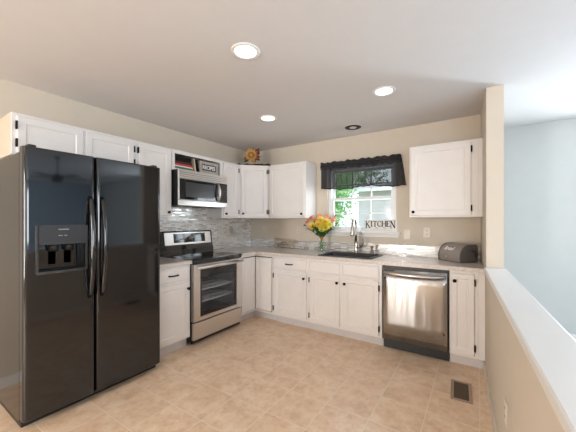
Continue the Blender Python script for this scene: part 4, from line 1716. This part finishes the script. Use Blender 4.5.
# ------------------------------------------------------------------ straw sunflower arrangement on the corner cabinet
t = thing('flower_arrangement', 'straw sunflower arrangement on top of the corner wall cabinet', 'decoration', (0.395, -0.395, UT + 0.0005), 0)
fx = CV.copy()
C0 = Vector((-0.028, -0.018, 0.165))
mb = MB()
pts = []
for i in range(13):
    u = i / 12
    pts.append(Vector((0, 0, 0.012)) + RV * (-0.27 + 0.54 * u) * 0.9 + CV * (0.0 + 0.03 * math.sin(i * 1.9)) + Vector((0, 0, 0.010 * math.sin(i * 2.3) + 0.004)))
mb.tube(pts, 0.013, 7)
mb.tube([p + Vector((0, 0, 0.010)) + CV * 0.012 for p in pts[::-1]], 0.007, 7)
mb.part('twig_swag', 'twig', t)
mb = MB()
for i in range(70):
    u = random.uniform(-0.25, 0.25)
    p = RV * u + Vector((0, 0, 0.018)) + CV * random.uniform(-0.01, 0.045)
    d = RV * random.choice((-1, 1)) + Vector((0, 0, random.uniform(0, .6))) + CV * random.uniform(-.5, .5)
    petal_mesh(mb, p, d, Vector((0, 0, 1)), random.uniform(0.025, 0.045), 0.014, 0.0, 3)
mb.part('swag_leaves', 'darkleaf', t)
mb = MB()
mb.tube([Vector((0, 0, 0.015)), Vector((0, 0, 0.08)), C0], 0.010, 8)
mb.part('stem', 'straw', t)
sunM = MB()
s1, s2 = RV, Vector((0, 0, 1))
for ring in (0, 1):
    for k in range(13):
        a = 2 * PI * (k + 0.5 * ring) / 13
        d = s1 * math.cos(a) + s2 * math.sin(a) + CV * (0.12 + 0.2 * ring)
        petal_mesh(sunM, C0 + (s1 * math.cos(a) + s2 * math.sin(a)) * 0.04 + CV * 0.006, d, CV, 0.070 - 0.020 * ring, 0.018, 0.1)
sunM.part('petals', 'straw', t, 'golden straw petals')
mb = MB()
Tm = Matrix.Translation(C0) @ CV.to_track_quat('Z', 'Y').to_matrix().to_4x4()
mb.T = Tm
mb.lathe([(0.050, -0.008), (0.050, 0.004), (0.045, 0.012), (0.036, 0.014), (0.030, 0.010), (0.001, 0.010)], (0, 0, 0), 24, cap0=True)
hd = mb.part('seed_head', 'strawdark', t, 'brown seed ring')
mb = MB()
mb.T = Tm
mb.lathe([(0.027, 0.0105), (0.024, 0.019), (0.012, 0.024), (0.001, 0.025)], (0, 0, 0), 18, cap0=True)
mb.part('seed_center', 'straw', hd)
mb = MB()
for i in range(42):
    p = C0 + RV * random.uniform(0.02, 0.095) + Vector((0, 0, random.uniform(-0.07, 0.075))) - CV * random.uniform(0.015, 0.04)
    d = RV * random.uniform(0.0, 1) + Vector((0, 0, random.uniform(-.7, 1))) + CV * random.uniform(-.3, .5)
    petal_mesh(mb, p, d, CV, random.uniform(0.04, 0.06), 0.032, 0.1)
for i in range(16):
    p = C0 + RV * random.uniform(-0.04, 0.04) + Vector((0, 0, random.uniform(0.04, 0.08))) - CV * 0.02
    petal_mesh(mb, p, Vector((random.uniform(-.6, .6), random.uniform(-.6, .6), 1)), CV, 0.035, 0.02, 0.1)
mb.part('leaves', 'burg', t, 'burgundy leaves')
mb = MB()
for i in range(26):
    p = C0 - RV * random.uniform(0.03, 0.075) + Vector((0, 0, random.uniform(-0.085, 0.0))) - CV * random.uniform(0.0, 0.03)
    d = -RV * random.uniform(0.2, 1) + Vector((0, 0, random.uniform(-.9, .5)))
    petal_mesh(mb, p, d, CV, random.uniform(0.03, 0.05), 0.022, 0.1)
mb.part('leaf', 'darkleaf', t, 'dark green leaves')


# ------------------------------------------------------------------ wall plates
def outlet(loc, rz, label, mat='plate', kind='duplex'):
    t = thing('wall_outlet' if kind == 'duplex' else 'wall_switch', label, 'outlet' if kind == 'duplex' else 'switch', loc, rz)
    mb = MB()
    mb.box(-0.036, 0.036, -0.0065, -0.0005, -0.058, 0.058, 0.003)
    p = mb.part('plate', mat, t)
    if kind == 'duplex':
        for zz in (-0.02, 0.02):
            mb = MB()
            mb.box(-0.017, 0.017, -0.0085, -0.006, zz - 0.014, zz + 0.014, 0.004)
            r = mb.part('receptacle', mat, t)
            mb = MB()
            mb.box(-0.008, -0.005, -0.0092, -0.008, zz - 0.004, zz + 0.006)
            mb.box(0.005, 0.008, -0.0092, -0.008, zz - 0.004, zz + 0.006)
            mb.part('slot', 'slot', r)
    else:
        mb = MB()
        mb.box(-0.012, 0.012, -0.0085, -0.006, -0.022, 0.022, 0.002)
        mb.part('rocker', mat, t)
    return t


outlet((0.29, 0, 1.191), 0, 'beige wall outlet below the back-wall cabinet near the corner')
outlet((0.943, 0, 1.192), 0, 'beige wall outlet left of the flower bouquet')
outlet((2.677, 0, 1.197), 0, 'beige wall outlet left of the bread box')
outlet((2.458, 0, 1.168), 0, 'flat beige switch plate beside the window sill corner', kind='switch')
outlet((0.0105, -0.462, 1.192), RZ, 'taupe wall outlet on the mosaic backsplash right of the range', 'platebrown')
yo = -1.93
outlet((hw_x(yo), yo, 0.40), -RZ + 0.048, 'beige wall outlet low on the half wall')

# floor register
t = thing('floor_vent', 'brown metal floor vent in the tiles by the half wall', 'floor vent', (3.062, -1.055, 0.0005), R(3))
mb = MB()
vx, vy = 0.072, 0.150
for a in ((-vx, -vx + 0.022, -vy, vy), (vx - 0.022, vx, -vy, vy), (-vx + 0.022, vx - 0.022, -vy, -vy + 0.022), (-vx + 0.022, vx - 0.022, vy - 0.022, vy)):
    mb.box(a[0], a[1], a[2], a[3], 0.0, 0.006, 0.002)
mb.part('frame', 'vent', t)
mb = MB()
mb.box(-vx + 0.022, vx - 0.022, -vy + 0.022, vy - 0.022, 0.0, 0.001)
for i in range(15):
    yy = -vy + 0.03 + i * (2 * vy - 0.06) / 14
    mb.box(-vx + 0.022, vx - 0.022, yy - 0.003, yy + 0.003, 0.001, 0.004)
mb.part('louvers', 'ventdark', t)

# ------------------------------------------------------------------ recessed lights
LAMPS = ((1.877, -2.237, 'lit recessed ceiling light nearest the camera'), (2.487, -1.126, 'lit recessed ceiling light on the right near the window wall'), (1.239, -1.150, 'lit recessed ceiling light above the corner cabinets'))
for i, (lx, ly, lab) in enumerate(LAMPS):
    t = thing('recessed_light', lab, 'ceiling light', (lx, ly, H - 0.0005), 0, 'recessed ceiling lights')
    mb = MB()
    mb.lathe([(0.098, 0.0), (0.096, -0.006), (0.080, -0.008), (0.072, -0.004), (0.072, 0.0)], (0, 0, 0), 36)
    mb.part('trim_ring', 'trim', t)
    mb = MB()
    mb.lathe([(0.0715, -0.002), (0.06, -0.005), (0.001, -0.006)], (0, 0, 0), 32, cap0=True, cap1=True)
    mb.part('lens', 'lens', t, 'glowing white lens')
t = thing('recessed_light', 'unlit black recessed ceiling light above the sink window', 'ceiling light', (1.911, -0.344, H - 0.0005), 0, 'recessed ceiling lights')
mb = MB()
mb.lathe([(0.105, 0.0), (0.103, -0.004), (0.0985, -0.005), (0.097, 0.0)], (0, 0, 0), 36)
mb.part('trim_ring', 'trim', t)
mb = MB()
mb.lathe([(0.0968, 0.0), (0.0968, -0.006), (0.075, -0.012), (0.052, -0.006), (0.001, -0.0045)], (0, 0, 0), 32, cap0=True)
mb.part('baffle', 'can', t, 'black baffle')
mb = MB()
mb.ball((0, 0, -0.006), (0.043, 0.043, 0.010), 18, 8)
mb.part('bulb', 'bulbgrey', t)

# ------------------------------------------------------------------ ceiling fan of the room beyond (mirrored in the refrigerator door)
t = thing('ceiling_fan', 'dark ceiling fan mirrored in the black refrigerator door', 'ceiling fan', (4.7, -1.85, H), 0)
mb = MB()
mb.lathe([(0.06, -0.001), (0.055, -0.03), (0.02, -0.05)], (0, 0, 0), 20, cap0=True, cap1=True)
mb.cyl((0, 0, -0.05), (0, 0, -0.32), 0.014, n=12)
mb.part('downrod', 'wood', t)
mb = MB()
mb.lathe([(0.03, -0.31), (0.10, -0.33), (0.115, -0.38), (0.09, -0.43), (0.04, -0.45)], (0, 0, 0), 24, cap0=True, cap1=True)
mb.part('motor', 'wood', t)
for k in range(5):
    mb = MB()
    mb.T = Matrix.Rotation(2 * PI * k / 5 + 0.3, 4, 'Z')
    mb.box(0.10, 0.22, -0.02, 0.02, -0.372, -0.366)
    mb.box(0.20, 0.58, -0.065, 0.065, -0.366, -0.358, 0.003)
    mb.part('blade', 'wood', t)

# ------------------------------------------------------------------ outside the kitchen window
mb = MB()
mb.box(-14, 14, 0.9, 26, -0.6, -0.4)
mb.single('lawn', 'grass', kind=ST)


def tree(loc, h, crown, n, leaf, label, seed, size=0.10):
    rnd = random.Random(seed)
    t = thing('tree', label, 'tree', loc, 0, 'trees outside the kitchen window')
    mb = MB()
    mb.tube([(0, 0, 0), (0.05, 0.03, h * 0.4), (0.0, 0.06, h * 0.75), (0.04, 0.02, h * 0.95)], [0.13, 0.10, 0.07, 0.03], 9)
    for k in range(7):
        a = rnd.uniform(0, 2 * PI)
        z0 = h * rnd.uniform(0.3, 0.7)
        mb.tube([(0.03, 0.03, z0), (math.cos(a) * crown * 0.45, math.sin(a) * crown * 0.45, z0 + h * 0.14), (math.cos(a) * crown * 0.8, math.sin(a) * crown * 0.8, z0 + h * 0.2)], [0.05, 0.03, 0.012], 6)
    mb.part('trunk', 'bark', t)
    mb = MB()
    for c in range(int(n / 40)):
        d = Vector((rnd.gauss(0, 1), rnd.gauss(0, 1), rnd.gauss(0, 1))).normalized() * rnd.uniform(0.35, 1.0)
        cc = Vector((d.x * crown, d.y * crown, h * 0.62 + d.z * h * 0.42))
        for k in range(40):
            p = cc + Vector((rnd.gauss(0, 1), rnd.gauss(0, 1), rnd.gauss(0, 1))) * crown * 0.14
            q = Vector((rnd.uniform(-1, 1), rnd.uniform(-1, 1), rnd.uniform(-.8, .4))).normalized()
            s = q.orthogonal().normalized() * size * 0.35
            e_ = q * size * rnd.uniform(0.7, 1.3)
            mb.add([p, p + e_ * 0.5 + s, p + e_, p + e_ * 0.5 - s], [(0, 1, 2, 3)])
    mb.part('foliage', leaf, t)


tree((-0.82, 4.6, -0.4), 4.9, 0.95, 7000, 'leafA', 'bright leafy tree just outside the left of the kitchen window', 3)
tree((-1.95, 7.3, -0.4), 6.0, 1.05, 4200, 'leafA', 'slender leafy tree behind the near bright tree outside the kitchen window', 12, 0.13)
tree((-4.4, 19.0, -0.4), 9.5, 2.6, 2600, 'leafB', 'deep green tree rising above the neighbouring roof outside the window', 8, 0.2)
t = thing('house', 'pale sided neighbouring house seen through the kitchen window', 'house', (1.5, 10.0, -0.4), 0)
mb = MB()
mb.box(-3.2, 4.0, 0, 3.6, 0, 3.3)
mb.part('wall', 'siding', t)
mb = MB()
mb.loops([[(-3.5, -0.4, 3.2), (-3.5, 1.8, 3.75), (-3.5, 4.0, 3.2), (-3.5, 1.8, 3.6)], [(4.3, -0.4, 3.2), (4.3, 1.8, 3.75), (4.3, 4.0, 3.2), (4.3, 1.8, 3.6)]])
mb.part('roof', 'roof', t)
mb = MB()
mb.box(-3.5, 4.3, -0.46, -0.40, 3.10, 3.24)
mb.part('gutter', 'trim', t)
